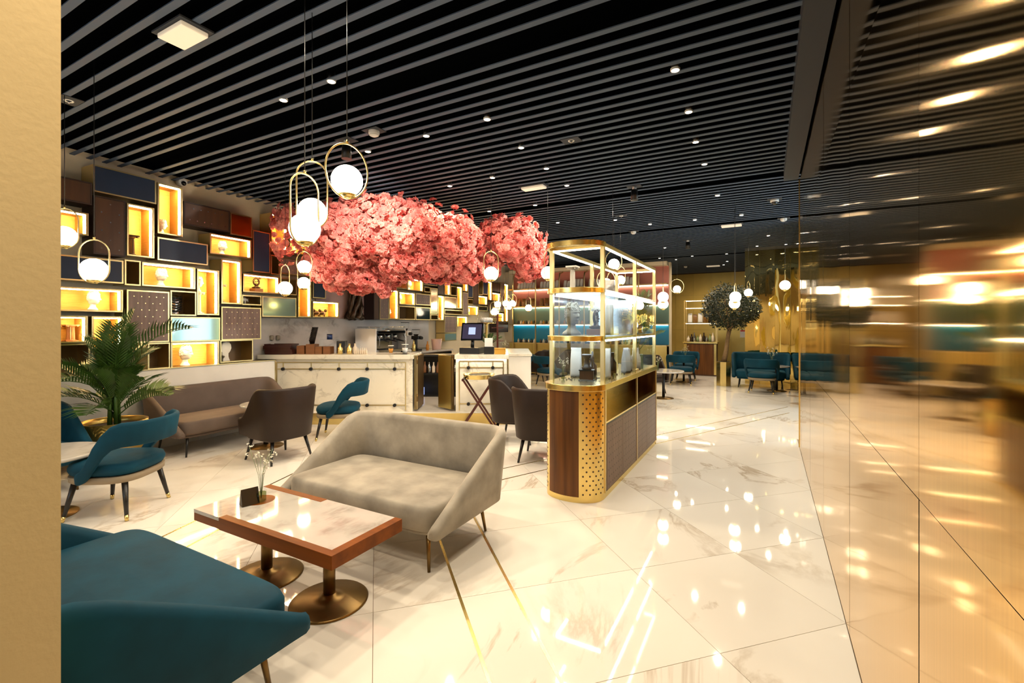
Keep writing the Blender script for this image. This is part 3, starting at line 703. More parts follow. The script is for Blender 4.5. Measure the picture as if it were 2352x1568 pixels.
def open_chair(loc, rz, label, grp=None):
    t = thing('lounge_chair', label, 'chair', loc, rz, grp)
    cushion(.58, .56, .355, .465, .045, 3.2, 0, -.02, .02).build('seat_cushion', M['velvet_teal'], t)
    MB().loft([[(x, y-.02, z) for x, y in superell(a, b, 36, 3.2)] for z, a, b in ((.30, .27, .26), (.315, .285, .275), (.355, .287, .277))]).build('seat_rail', M['velvet_band'], t)
    shell(.60, .60, .26, lambda a: .60 - .29*smooth((a-.30)/.7), lambda a: .80 - .40*smooth((a-.28)/.78), .05, .14, y_end=-.10).build('backrest', M['velvet_teal'], t)
    for sx in (-1, 1):
        for sy in (-1, 1):
            l = leg(sx*.20, sy*.19-.02, sx*.055, sy*.055, .31, .023, .013).build('leg', M['leg_black'], t)
            MB().cyl((sx*.2555, sy*.2455-.02, 0), (sx*.247, sy*.237-.02, .045), .0135, .0155, 10).build('brass_tip', M['brass'], l)
    return t
def tub_chair(loc, rz, label, grp=None):
    t = thing('leather_chair', label, 'chair', loc, rz, grp)
    shell(.56, .58, .17, lambda a: .27 + .03*a, lambda a: .86 - .36*smooth((a-.22)/.75), .05, .10).build('back_shell', M['leather'], t)
    cushion(.53, .54, .36, .455, .04, 5, 0, -.02, .015).build('seat_cushion', M['leather'], t)
    cushion(.55, .56, .255, .37, .03, 5, 0, 0, .0).build('seat_base', M['leather'], t)
    for sx in (-1, 1):
        for sy in (-1, 1): leg(sx*.20, sy*.20, sx*.05, sy*.06, .27, .022, .012).build('leg', M['leg_black'], t)
    return t
def round_table(loc, r, h, label, topm='table_marble'):
    t = thing('round_table', label, 'table', loc)
    MB().lathe([(r-.012, h-.03), (r, h-.024), (r, h-.004), (r-.006, h)], n=40).build('top', M[topm], t)
    MB().cyl((0, 0, .012), (0, 0, h-.03), .03, n=16).build('post', M['black'], t)
    MB().lathe([(.21, 0), (.21, .008), (.06, .016), (.035, .03)], n=32).build('base', M['bronze'], t); return t
def flower_vase(loc, label, s=1.0, white=True, grp=None):
    t = thing('bud_vase', label, 'vase', loc, random.uniform(0, 6), grp)
    MB().lathe([(.022*s, 0), (.030*s, .006*s), (.032*s, .07*s), (.014*s, .11*s), (.012*s, .17*s), (.016*s, .18*s)], n=16, cap=False).build('bottle', M['glass'], t)
    MB().lathe([(.020*s, .004*s), (.029*s, .01*s), (.029*s, .06*s)], n=14).build('water', M['water'], t)
    st = MB(); fl = MB()
    for q in range(7):
        a = q*2.4; r = .03+.012*q
        tip = Vector((math.cos(a)*r*s, math.sin(a)*r*s, (.26+.022*(q % 5))*s))
        st.tube([(0, 0, .02*s), (tip.x*.25, tip.y*.25, .17*s), tip], .0016*s, 4)
        for w in range(6):
            c = tip + Vector((random.uniform(-.02, .02), random.uniform(-.02, .02), random.uniform(-.06, .02)))*s
            for k in range(4):
                d = Vector((random.uniform(-1, 1), random.uniform(-1, 1), random.uniform(-.3, 1))).normalized()*.012*s; o2 = d.orthogonal().normalized()*.006*s
                fl.add([c, c + d*.5 + o2, c + d, c + d*.5 - o2], [(0, 1, 2, 3)])
    st.build('stem', M['leafgreen'], t); fl.build('blossom', M['petal_white'], t, fix=False, kind='stuff'); return t

# grey and teal foreground sofas facing each other over the coffee table
sofa('loveseat', 'grey velvet loveseat behind the coffee table', 1.46, .82, M['velvet_grey'], (-2.52, 2.69, 0), 0)
sofa('loveseat', 'teal velvet loveseat cut off by the pillar in the lower left', 1.46, .82, M['velvet_teal'], (-2.49, .91, 0), R(180))
sofa('settee', 'mauve-brown sofa against the low white wall', 1.60, .72, M['velvet_mauve'], (-6.38, 3.68, 0), R(90)+WPHI, .78, 'black')
# coffee table
tb = thing('coffee_table', 'rectangular coffee table with marble top and walnut edge', 'table', (-2.49, 1.83, 0))
W2, D2, H2 = .615, .25, .44
MB().box(-W2, W2, -D2, D2, H2-.07, H2-.022).build('board', M['wood_table'], tb, bevel=.003)
MB().box(-W2, W2-.052, -D2+.0, D2, H2-.0215, H2).build('marble_top', M['table_marble'], tb)
tb.children[1].data.transform(Matrix.Identity(4))
MB().box(-W2+.27, W2, -D2-.003, -D2+.045, H2-.071, H2+.0015).build('near_edge', M['wood_table'], tb, bevel=.002)
MB().box(W2-.051, W2+.003, -D2-.002, D2+.002, H2-.071, H2+.0014).build('end_edge', M['wood_table'], tb, bevel=.002)
MB().box(-W2, -.02, D2-.05, D2+.003, H2-.071, H2+.0015).build('far_edge', M['wood_table'], tb, bevel=.002)
for bx in (.30, -.27):
    MB().cyl((bx, 0, .30), (bx, 0, H2-.07), .034, n=20).build('collar', M['black'], tb)
    MB().cyl((bx, 0, .03), (bx, 0, .30), .033, n=20).build('post', M['bronze'], tb)
    MB().lathe([(.212, 0), (.214, .006), (.205, .014), (.09, .026), (.045, .035), (.036, .05)], (bx, 0, 0), n=48).build('foot_disc', M['bronze'], tb)
ip = on_z(596, 1148, H2) - Vector((-2.49, 1.83, 0))
MB().lathe([(.092, H2-.001), (.092, H2+.0008)], (ip.x, ip.y, 0), n=36).build('round_inlay', M['wood_table'], tb)
vp = on_z(600, 1152, H2); flower_vase((vp.x, vp.y, H2+.002), 'small glass vase with white sprigs on the coffee table', 1.0)
mc = on_z(566, 1160, H2)
tent = MB().add([(-.05, -.03, 0), (.05, -.03, 0), (.05, .03, 0), (-.05, .03, 0), (-.05, 0, .10), (.05, 0, .10)], [(0, 1, 5, 4), (2, 3, 4, 5), (0, 4, 3), (1, 2, 5), (0, 3, 2, 1)]).build('menu_card', M['black'])
tent.location = (mc.x, mc.y+.02, H2+.002); tent.rotation_euler = (0, 0, R(75)); tag(tent, 'black folded card standing beside the vase', 'card')

# chairs and round tables
open_chair((-4.84, 1.89, 0), face(-.84, -.54), 'teal open-back chair in the left foreground')
round_table((-5.22, 1.52, 0), .38, .52, 'round marble table cut off by the pillar')
t = thing('tub_armchair', 'dark teal armchair beside the palm at the pillar', 'chair', (-6.02, 1.62, 0), face(1, .1))
shell(.72, .70, .14, lambda a: .24, lambda a: .80 if a < .1 else .80-.44*((a-.1)/.9), .08, .10).build('back_shell', M['velvet_teal'], t)
cushion(.66, .64, .26, .43, .05, 8, 0, -.02, .02).build('seat_cushion', M['velvet_teal'], t)
for sx in (-1, 1):
    for sy in (-1, 1): leg(sx*.25, sy*.24, sx*.02, sy*.02, .26, .016, .010).build('leg', M['bronze'], t)
tub_chair((-5.08, 3.52, 0), face(-1, .05), 'brown leather chair with its back to the grey loveseat')
round_table((-5.72, 3.78, 0), .30, .56, 'round marble table in front of the mauve sofa')
open_chair((-5.30, 4.62, 0), face(-.80, -.60), 'teal open-back chair in front of the marble bar')
tub_chair((-3.02, 5.66, 0), face(.80, .15), 'brown leather chair with a bluish sheen next to the tray stand')
tub_chair((-2.32, 5.02, 0), face(-.25, .95), 'brown leather chair half hidden by the display case')
round_table((-2.32, 5.78, 0), .32, .60, 'round table behind the display case')
# rear seating group before the coloured shelves
open_chair((-5.85, 11.05, 0), face(-.8, .3), 'teal open-back chair near the coloured wall shelves')
tub_chair((-5.75, 11.95, 0), face(-.9, -.2), 'brown leather chair nearest the coloured wall shelves')
tub_chair((-5.15, 12.3, 0), face(-.9, -.3), 'brown leather chair before the coloured shelves, half behind the case')
open_chair((-4.9, 10.9, 0), face(.5, .8), 'teal chair peeking out left of the display case')
round_table((-6.6, 11.6, 0), .36, .72, 'round table at the rear by the coloured shelves'); flower_vase((-6.6, 11.6, .721), 'vase with white flower on the rear table', 1.2)
# far right group
p = on_z(1562, 884); open_chair((p.x, p.y+.15, 0), face(-.1, 1), 'teal open-back chair with its back to us left of the far wooden counter')
open_chair((p.x-.05, p.y+1.35, 0), face(.1, -1), 'teal chair facing us behind the far open-back chair')
round_table((p.x-.02, p.y+.75, 0), .33, .60, 'far round table between two teal chairs'); flower_vase((p.x+.02, p.y+.75, .601), 'white flower on the far round table', 1.1)
q = on_z(1524, 914); round_table((q.x, q.y, 0), .42, .60, 'beige round table right of the display case'); flower_vase((q.x-.1, q.y-.1, .601), 'clear bud vase on the table right of the display case', .9)
open_chair((q.x-.50, q.y-.72, 0), face(.6, .8), 'teal chair partly hidden right of the display case')
tub_chair((q.x-.45, q.y+.75, 0), face(.6, -.6), 'dark chair behind the table right of the display case')
sofa('settee', 'long teal sofa in front of the polished brass wall', 1.18, .78, M['velvet_teal'], (-.15, 13.40, 0), 0, .86, 'black')
q = on_z(1750, 902); open_chair((q.x, q.y+.05, 0), face(.1, 1), 'teal open-back chair in front of the long teal sofa')
round_table((.20, 12.80, 0), .28, .60, 'round table before the long teal sofa'); flower_vase((.10, 12.76, .601), 'white flower on the table before the long teal sofa', 1.2)

# ---------------------------------------------------------------- palms
def frond(L, droop, nl=21, wid=.34, mt='leaf'):
    m = MB(); pts = []
    for k in range(9):
        t = k/8; pts.append(Vector((L*t*(1-.10*t), 0, L*(.55*t - droop*t*t))))
    m.tube(pts, [.007*(1-.8*k/8) for k in range(9)], 5)
    for q in range(nl):
        t = .22 + .78*q/nl; i = min(7, int(t*8)); f = t*8-i; p = pts[i].lerp(pts[i+1], f); d = (pts[i+1]-pts[i]).normalized()
        ll = wid*math.sin(math.pi*(.12+.80*(q/nl)))*random.uniform(.85, 1.1)
        for s in (-1, 1):
            side = Vector((0, s, 0)); dr = (d*.75 + side*.85 + Vector((0, 0, .38))).normalized(); w = .013
            a = p; b = p + dr*ll*.5 + Vector((0, 0, .01)); c = p + dr*ll + Vector((0, 0, -.12*ll)); up = d*w
            m.add([a-up*.4, a+up*.4, b+up, b-up, c], [(0, 1, 2, 3), (3, 2, 4)])
    return m
def palm(loc, label, potr, poth, fr, pot=True):
    t = thing('potted_palm', label, 'palm', loc)
    pm = MB().lathe([(potr*.94, 0), (potr, .01), (potr, poth), (potr*.95, poth), (potr*.94, poth-.06)], n=44, cap=False).build('pot', M['brass_pot'], t)
    MB().lathe([(.001, poth-.061), (potr*.94, poth-.06)], n=32, cap=False).build('soil', M['soil'], t)
    for k in range(4):
        a = k*1.7; MB().tube([(.05*math.cos(a), .05*math.sin(a), poth-.06), (.045*math.cos(a), .045*math.sin(a), poth+.2), (.03*math.cos(a), .03*math.sin(a), poth+.5)], [.02, .017, .011], 7).build('stem', M['leaf'], t)
    for (az, tilt, L, droop, z0) in fr:
        if math.cos(az) < -.25: tilt = max(tilt, R(48)); L *= .75
        o = frond(L, droop).build('frond', M['leaf'], t, fix=False); o.location = (0, 0, poth+z0); o.rotation_euler = (random.uniform(-.2, .2), -tilt, az)
    return t
FR = []
for k in range(9): FR.append((R(40*k*1.3), R(random.uniform(50, 66)), random.uniform(.72, .98), random.uniform(.10, .30), random.uniform(.05, .30)))
for k in range(11): FR.append((R(33*k+12), R(random.uniform(28, 50)), random.uniform(.55, .80), random.uniform(.2, .5), random.uniform(.05, .40)))
for k in range(6): FR.append((R(57*k+30), R(random.uniform(4, 24)), random.uniform(.5, .72), random.uniform(.4, .65), random.uniform(.0, .15)))
FR += [(R(40), R(30), 1.0, .50, .50), (R(222), R(8), .85, .45, .10), (R(288), R(18), .85, .55, .22)]
palm((-6.22, 2.36, 0), 'leafy palm in a round brass pot by the low wall', .30, .54, FR)
palm((-2.22, 9.1, 0), 'palm showing behind the right edge of the display case', .24, .5, [(f[0], f[1], f[2]*1.1, f[3], f[4]+.45) for f in FR[:17]])
# ---------------------------------------------------------------- display case
CX0, CX1, CY0, CY1 = -1.835, -1.295, 4.12, 6.34; BUL = .235
case = thing('display_case', 'brass and glass display case with rounded walnut front in the middle of the room', 'display case', (0, 0, 0))
def dout(inset=0.0, y1=CY1, n=22):
    cx = (CX0+CX1)/2; a = (CX1-CX0)/2-inset; b = BUL-inset; pts = [(CX1-inset, y1)]
    pts = [(CX0+inset, y1)] + [(cx - a*math.cos(math.pi*k/n), CY0 - b*math.sin(math.pi*k/n)**.8) for k in range(n+1)] + [(CX1-inset, y1)]
    return pts
def dpt(f, inset=0.0):
    cx = (CX0+CX1)/2; a = (CX1-CX0)/2-inset; b = BUL-inset; t = math.pi*f; return Vector((cx - a*math.cos(t), CY0 - b*math.sin(t)**.8, 0))
ZB = .985
body = MB().prism(dout(.012), .05, ZB-.30); body.build('core', M['niche_dark'], case)
MB().prism(dout(.012, CY0+.02), ZB-.30, ZB).build('front_core', M['niche_dark'], case)
MB().prism(dout(-.004), 0, .05).build('plinth', M['brass'], case)
MB().prism(dout(-.022), ZB, ZB+.055).build('counter_band', M['brass'], case, bevel=.004)
def arc_panel(f0, f1, z0, z1, out, n=10):
    rings = []
    for k in range(n+1):
        f = f0+(f1-f0)*k/n; p = dpt(f, -out); q = dpt(f, .008)
        rings.append([(p.x, p.y, z0), (p.x, p.y, z1), (q.x, q.y, z1), (q.x, q.y, z0)])
    m = MB(); m.auto = True; return m.loft(rings, sm=True)
for f0, f1, nm, mt in ((.0, .245, 'perforated_panel', 'brass'), (.245, .625, 'wood_panel', 'wood'), (.625, 1.0, 'perforated_panel', 'brass')):
    o = arc_panel(f0, f1, .05, ZB, .004).build(nm, M[mt], case)
    if nm == 'perforated_panel':
        d = MB(); cols = 4
        for r_ in range(23):
            z = .075 + r_*.040
            for k in range(cols):
                f = f0 + (f1-f0)*((.12 if f0 > .1 else .03) + .85*(k + (.5 if r_ % 2 else 0))/cols); p = dpt(f, -.0047); e = dpt(f+.01, -.0047)
                tn = (e-p).normalized(); d.disc((p.x, p.y, z), (tn.y, -tn.x, 0), .0085, 8)
        d.build('hole', M['niche_dark'], o, fix=False, kind='stuff')
# cabinet doors on the aisle side, open niche above
for k in range(4):
    y0 = CY0+.05 + k*.54; o = MB().box(CX1-.004, CX1+.006, y0+.003, y0+.537, .055, .655).build('door', M['wood_mauve'], case)
    d = MB(); dots(d, CX1+.0068, y0+.05, y0+.50, .10, .62, .062, .008); d.build('hole', M['niche_dark'], o, fix=False, kind='stuff')
MB().box(CX1-.012, CX1+.008, CY0+.03, CY1, .658, .675).build('rail', M['black'], case)
MB().box(CX1-.30, CX1+.008, CY0+.03, CY1, .675, .69).build('niche_floor', M['brass'], case)
MB().box(CX1-.31, CX1-.30, CY0+.03, CY1, .69, ZB).build('niche_back', M['brass'], case)
MB().box(CX0, CX0+.012, CY0+.02, CY1, .05, ZB).build('side_panel', M['wood_mauve'], case)
MB().box(CX0, CX1, CY1-.015, CY1, .05, ZB).build('end_panel', M['wood'], case)
PZ = 2.33; pw = .018
posts = [(CX0+pw, CY0), (CX1-pw, CY0), (CX1-pw, CY0+1.17), (CX0+pw, CY0+1.17), (CX1-pw, CY1-pw), (CX0+pw, CY1-pw)]
for x, y in posts: MB().box(x-pw, x+pw, y-pw, y+pw, ZB+.055, PZ-.04).build('post', M['gold_frame'], case)
for y in (CY0, CY0+1.17, CY1-pw): MB().box(CX1-.004, CX1+.012, y-pw*.7, y+pw*.7, .05, ZB).build('lower_post', M['gold_frame'], case)
SZ = (1.43, 1.865)
for z in SZ:
    MB().prism(dout(.0, CY0+.02), z, z+.045).build('front_shelf', M['brass'], case, bevel=.003)
    MB().box(CX0+.002, CX1-.002, CY0+.021, CY1, z+.01, z+.035).build('shelf', M['steel'], case)
    MB().box(CX0+.05, CX1-.05, CY0+.03, CY0+.045, z-.006, z+.009).box(CX1-.05, CX1-.038, CY0+.05, CY1-.05, z-.006, z+.009).box(CX0+.038, CX0+.05, CY0+.05, CY1-.05, z-.006, z+.009).build('led_strip', M['led_cool'], case)
rg = MB()
def band(z0, z1, t=.02):
    o_, i_ = dout(-.006, CY0+.02), dout(t, CY0+.02)
    m = MB(); m.auto = True; return m.loft([[(x, y, z0) for x, y in o_ + i_[::-1]], [(x, y, z1) for x, y in o_ + i_[::-1]]], sm=True)
band(PZ-.045, PZ).build('top_ring', M['brass'], case)
MB().prism(dout(.03, CY0), PZ-.016, PZ-.01).build('front_soffit', M['brass_gloss'], case)
MB().box(CX0, CX0+.03, CY0+.02, CY1, PZ-.04, PZ-.005).box(CX1-.03, CX1, CY0+.02, CY1, PZ-.04, PZ-.005).box(CX0+.03, CX1-.03, CY1-.03, CY1, PZ-.04, PZ-.005).box(CX0+.03, CX1-.03, CY0+.02, CY0+.05, PZ-.04, PZ-.005).build('top_frame', M['gold_frame'], case)
MB().box(CX0+.005, CX0+.025, CY0+.05, CY1-.03, PZ-.052, PZ-.041).box(CX1-.025, CX1-.005, CY0+.05, CY1-.03, PZ-.052, PZ-.041).box(CX0+.03, CX1-.03, CY0+.025, CY0+.045, PZ-.052, PZ-.041).box(CX0+.03, CX1-.03, CY1-.025, CY1-.01, PZ-.052, PZ-.041).build('led_strip', M['led_white'], case)
for z0, z1 in ((ZB+.056, SZ[0]-.007), (SZ[0]+.046, SZ[1]-.007)):
    MB().box(CX0+.04, CX1-.04, CY0-.004, CY0+.002, z0, z1).build('front_glass', M['glass_case'], case)
    for y0, y1 in ((CY0+.02, CY0+1.15), (CY0+1.19, CY1-.04)):
        MB().box(CX1-.014, CX1-.008, y0, y1, z0, z1).build('side_glass', M['glass_case'], case)
        MB().box(CX0+.008, CX0+.014, y0, y1, z0, z1).build('side_glass', M['glass_case'], case)
    MB().box(CX0+.04, CX1-.04, CY1-.02, CY1-.014, z0, z1).build('end_glass', M['glass_case'], case)
MB().box(CX0+.05, CX1-.05, CY0+1.165, CY0+1.172, SZ[0]+.046, SZ[1]-.007).build('mirror_divider', M['steel'], case)
MB().cyl((CX1, CY0+1.13, ZB+.085), (CX1+.02, CY0+1.13, ZB+.085), .012, n=12).cyl((CX1, CY0+1.2, ZB+.085), (CX1+.02, CY0+1.2, ZB+.085), .012, n=12).build('knob', M['gold_frame'], case)
# goods in the case
zA, zB2, zC = ZB+.056, SZ[0]+.046, SZ[1]+.046
b = bust('grey stone bust on the middle shelf of the display case', (-1.685, 4.30, zB2), .32, R(-30), 'stone')
column('small white column behind the bust in the display case', (-1.52, 4.56, zB2), .27, 'statue', .07); column('white column standing on top of the display case', (-1.73, 4.44, zC), .26, 'statue', .075, 1.3)
ring_sculpture('dark wire sculpture in the display case', (-1.46, 4.36, zB2), .24)
gr = thing('coffee_mill', 'black wheel coffee mill in the lower display case', 'coffee mill', (-1.53, 4.30, zA), R(15))
MB().box(-.065, .065, -.055, .055, .008, .095).build('drawer_box', M['wood_dark'], gr, bevel=.003); MB().box(-.075, .075, -.065, .065, 0, .008).box(-.072, .072, -.06, .06, .095, .103).build('base', M['black'], gr)
MB().lathe([(.045, .103), (.05, .125), (.03, .14), (.022, .2), (.045, .23), (.05, .25)], n=16).build('hopper', M['black'], gr)
wh = MB().tube([(.055, .075*math.cos(a), .20+.075*math.sin(a)) for a in [2*math.pi*k/24 for k in range(24)]], .008, 6, closed=True)
for k in range(6): wh.tube([(.055, 0, .20), (.055, .073*math.cos(k*math.pi/3), .20+.073*math.sin(k*math.pi/3))], .005, 5)
wh.cyl((0, 0, .20), (.06, 0, .20), .008, n=8).build('wheel', M['black'], gr)
def paper_bag(name, label, loc, w, d, h, rz, mt='bag_white', grp=None, cat='bag', lean=0.0):
    rings = []
    for z, f, g in ((0, 1, 1), (.1*h, 1.02, 1.05), (.55*h, 1, .9), (.82*h, .97, .35), (.9*h, .96, .12), (h, .98, .10)):
        rings.append([(x*f + .006*noise.noise(Vector((z*9, k*.7, rz))), y*g + lean*z, z) for k, (x, y) in enumerate(superell(w/2, d/2, 16, 6))])
    o = MB().loft(rings, sm=True).build(name, M[mt]); o.location = loc; o.rotation_euler = (0, 0, rz); return tag(o, label, cat, grp)
paper_bag('coffee_bag', 'white bag behind the mill in the lower display case', (-1.42, 4.55, zA), .10, .07, .30, .3)
paper_bag('coffee_bag', 'pale bag at the left of the lower display case', (-1.73, 4.54, zA), .11, .07, .30, .2, 'bag_white')
paper_bag('coffee_bag', 'tall pale bag beside the wire sculpture', (-1.37, 4.52, zB2), .07, .06, .30, .1)
paper_bag('coffee_bag', 'white bag near the middle post of the display case', (-1.38, 5.16, zA), .11, .07, .28, 1.3)
paper_bag('coffee_bag', 'marbled bag on top of the display case', (-1.55, 5.0, zC), .18, .10, .16, .4, 'marble_grey')
flower_vase((-1.76, 4.26, zA), 'white flowers in the lower display case', .62)
small_jar('storage_jar', 'dark jar beside the mill in the display case', (-1.60, 4.66, zA), .05, .2, 'jar_dark', 'jar')
small_jar('storage_jar', 'tall dark jar in the display case by the aisle glass', (-1.45, 4.88, zA), .045, .24, 'bronze_statue', 'jar')
small_jar('goblet', 'silver goblet far in the display case', (-1.40, 5.55, zB2), .05, .18, 'steel', 'goblet')
small_jar('kettle', 'round silver pot far in the display case', (-1.42, 5.85, zB2), .07, .16, 'steel', 'pot')
o = MB().box(-.09, .09, -.03, .03, 0, .17).build('gift_box', M['black_gloss'], bevel=.003); o.location = (-1.40, 5.8, zA); o.rotation_euler = (0, 0, R(80)); tag(o, 'dark green gift box at the far end of the display case', 'box')
for k in range(3):
    small_jar('glass_flask', ['thin flask nearest the far post', 'thin middle flask at the far post', 'thin flask furthest in the case'][k] + ' of the display case', (-1.42+.03*k, 5.45+.09*k, zA), .035, .26, 'jar_light', 'flask')
bd = MB()
for k in range(130):
    bd.ball((random.uniform(CX0+.06, CX1-.06), random.uniform(CY0+.05, CY0+.9), zA+.004), .007, 5, 4, (1.3, .9, .6))
o = bd.build('coffee_beans', M['jar_dark'], fix=False); o['kind'] = 'stuff'; tag(o, 'loose coffee beans scattered on the case floor', 'coffee beans')

# ---------------------------------------------------------------- coloured wall shelves at the rear
YB = 13.15; DX = .82
su = thing('shelf_unit', 'brass wall shelving with pink, sage and blue panels at the rear', 'shelf unit', (0, 0, 0))
SX0, SX1 = -7.32, -2.40; DS = .34
MB().box(SX0, SX1, YB+DS, YB+DS+.03, 2.15, 3.22).build('pink_back', M['shelf_pink'], su); MB().box(SX0, SX1, YB+DS, YB+DS+.03, 1.60, 2.15).build('sage_back', M['shelf_green'], su)
MB().box(SX0, SX1, YB+DS, YB+DS+.03, 1.02, 1.60).build('blue_back', M['shelf_blue'], su)
MB().box(SX0, SX1, YB+.02, YB+DS+.03, 3.22, 3.32).build('cornice', M['plaster'], su)
for k in range(6): MB().box(SX0+k*DX+.003, SX0+(k+1)*DX-.003, YB+.05, YB+DS+.03, .06, .985).build('brass_door', M['brass_mat'], su).data.materials
for o in su.children:
    if o.name.startswith('brass_door'): set_uv_yz(o, (0, 2))
for z in (.985, 1.575, 2.125, 2.69):
    MB().box(SX0, SX1, YB+.01, YB+DS-.002, z, z+.03).build('shelf', M['gold_frame'], su)
    if z > 1: MB().box(SX0+.02, SX1-.02, YB+DS-.05, YB+DS-.03, z-.014, z-.002).build('led_strip', M['led_white'], su)
for k in range(7):
    x = SX0 + .16 + k*.80
    if x < SX1: MB().tube([(x, YB, 0), (x, YB, 3.02), (x+.015, YB+.02, 3.14), (x+.03, YB+.2, 3.2)], .022, 8).build('upright', M['gold_frame'], su)
struct('wall_back', MB().box(-7.75, -2.36, YB+DS+.035, YB+DS+.2, 0, 3.33), M['plaster'])
for bay in range(5):
    x0 = SX0 + .22 + bay*.80; g = 'white bags on the top rear shelf'
    for k in range(6): paper_bag('coffee_bag', 'white paper bag leaning on the top rear shelf', (x0+.07+k*.105, YB+.16, 2.722), .088, .06, random.uniform(.20, .25), random.uniform(-.12, .12), 'bag_white', g, lean=.15)
    for k in range(4):
        if k == 2 and bay % 2 == 0:
            o = MB().box(-.08, .08, -.02, .02, 0, .22).build('picture_box', M['jar_dark'], bevel=.004); o.location = (x0+.10+k*.17, YB+.2, 2.157); tag(o, 'dark printed box between coffee bags on the pink rear shelf', 'box', 'dark boxes on the pink shelf')
        else: paper_bag('coffee_bag', 'clear bag of coffee standing on the pink rear shelf', (x0+.08+k*.17, YB+.17, 2.157), .13, .09, .26, random.uniform(-.3, .3), 'bag_clear', 'coffee bags on the pink shelf')
    for k in range(7): small_jar('jam_jar', 'small jar on the sage rear shelf', (x0+.05+k*.095, YB+.16, 1.607), .036, .11, ('jar_dark', 'jar_light', 'juice')[(k+bay) % 3], 'jar')['group'] = 'jars on the sage shelf'
    for k in range(7): small_jar('jam_jar', 'small jar on the blue rear shelf', (x0+.05+k*.095, YB+.16, 1.017), .038, .12, ('jar_light', 'jar_dark')[(k+bay) % 2], 'jar')['group'] = 'jars on the blue shelf'
for k in range(8): 
    pass
# ---------------------------------------------------------------- bar: platform, counters, gate, back bar
def bt(name, label, cat, a, v, z=0.0, rz=0.0, grp=None):
    p = bar(a, v, z); return thing(name, label, cat, p, TH+rz, grp)
PH = .19
plat = [bar(-3.86, 7.37)[:2], bar(.18, 7.37)[:2], bar(.18, 9.4)[:2], wall_pt(9.3, -.2)[:2], wall_pt(4.76, -.2)[:2]]
pl = struct('floor_platform', MB().prism(plat, 0, PH-.012), M['brass'])
MB().prism(plat, PH-.011, PH).build('platform_top', M['tile'], pl)
bsp.data.transform(Matrix.Identity(4))
def rails(t, a0, a1, knobs, zt, zu, zl, zb, vy):
    m = MB(); w = .008
    for z in (zt, zu, zl): m.box(a0, a1, vy-.008, vy, z-w, z+w)
    for a in (a0, a1): m.box(a-w, a+w, vy-.008, vy, zb, zt)
    for a in knobs: m.box(a-w*.8, a+w*.8, vy-.008, vy, zu, zt)
    m.build('brass_rail', M['gold_frame'], t)
    for a in knobs:
        for z in (zu, zl): MB().cyl((a, vy-.001, z), (a, vy-.035, z), .026, n=16).build('knob', M['black'], t)
V0 = 7.45; K = V0/FPX
def pa(px): return (px-1176)*K
def pz(py): return EYE-(py-HZ)*K
c1t = bt('bar_counter', 'long marble bar counter with brass rails and black knobs', 'counter', 0, V0)
AL = -3.78
MB().prism([(AL, 0), (-1.66, 0), (-1.66, .6), (AL, .6)], PH, 1.028).build('front', M['marble'], c1t)
MB().prism([(-1.658, -.012), (-1.59, -.012), (-1.59, .6), (-1.658, .6)], PH, 1.028).build('end_stone', M['marble'], c1t)
MB().prism([(-4.05, -.045), (-1.57, -.045), (-1.57, .62), (-3.78, .62)], 1.029, 1.10).build('worktop', M['marble'], c1t, bevel=.004)
rails(c1t, AL+.02, -1.70, [pa(p) for p in (651, 715, 779, 844, 907)], pz(832), pz(847), pz(930), PH+.02, 0)
c2t = bt('till_counter', 'narrow marble till counter behind the tray stand', 'counter', 0, V0)
MB().box(-.90, -.08, 0, .62, PH, 1.028).build('front', M['marble'], c2t); MB().box(-.915, -.055, -.045, .64, 1.029, 1.10).build('worktop', M['marble'], c2t, bevel=.004)
MB().box(-.88, -.10, -.035, -.015, 1.018, 1.0285).build('led_strip', M['led_white'], c2t)
rails(c2t, pa(1055), pa(1156), [pa(1076), pa(1132)], pz(829), pz(844), pz(927), PH+.02, 0)
MB().box(-.075, -.055, -.01, .6, PH, 1.028).build('brass_side', M['gold_frame'], c2t)
g = bt('bar_gate', 'brass gate leaf standing open at the end of the long counter', 'gate', -1.54, V0+.02)
MB().box(-.02, .02, 0, .55, PH+.03, 1.08).build('leaf', M['bronze'], g); MB().box(-.024, .024, 0, .03, PH+.03, 1.085).build('stile', M['gold_frame'], g)
for z in (.35, .95): MB().cyl((.022, -.005, z), (.022, -.005, z+.12), .012, n=8).build('hinge', M['bronze'], g)
g = bt('bar_gate', 'brass gate leaf swung open beside the till counter', 'gate', -.955, V0+.03, 0, R(135))
MB().box(0, .36, -.018, .018, PH+.03, 1.08).build('leaf', M['brass_mat'], g); set_uv_yz(g.children[0], (0, 2))
MB().box(-.012, .012, -.022, .022, PH+.03, 1.085).build('stile', M['bronze'], g)
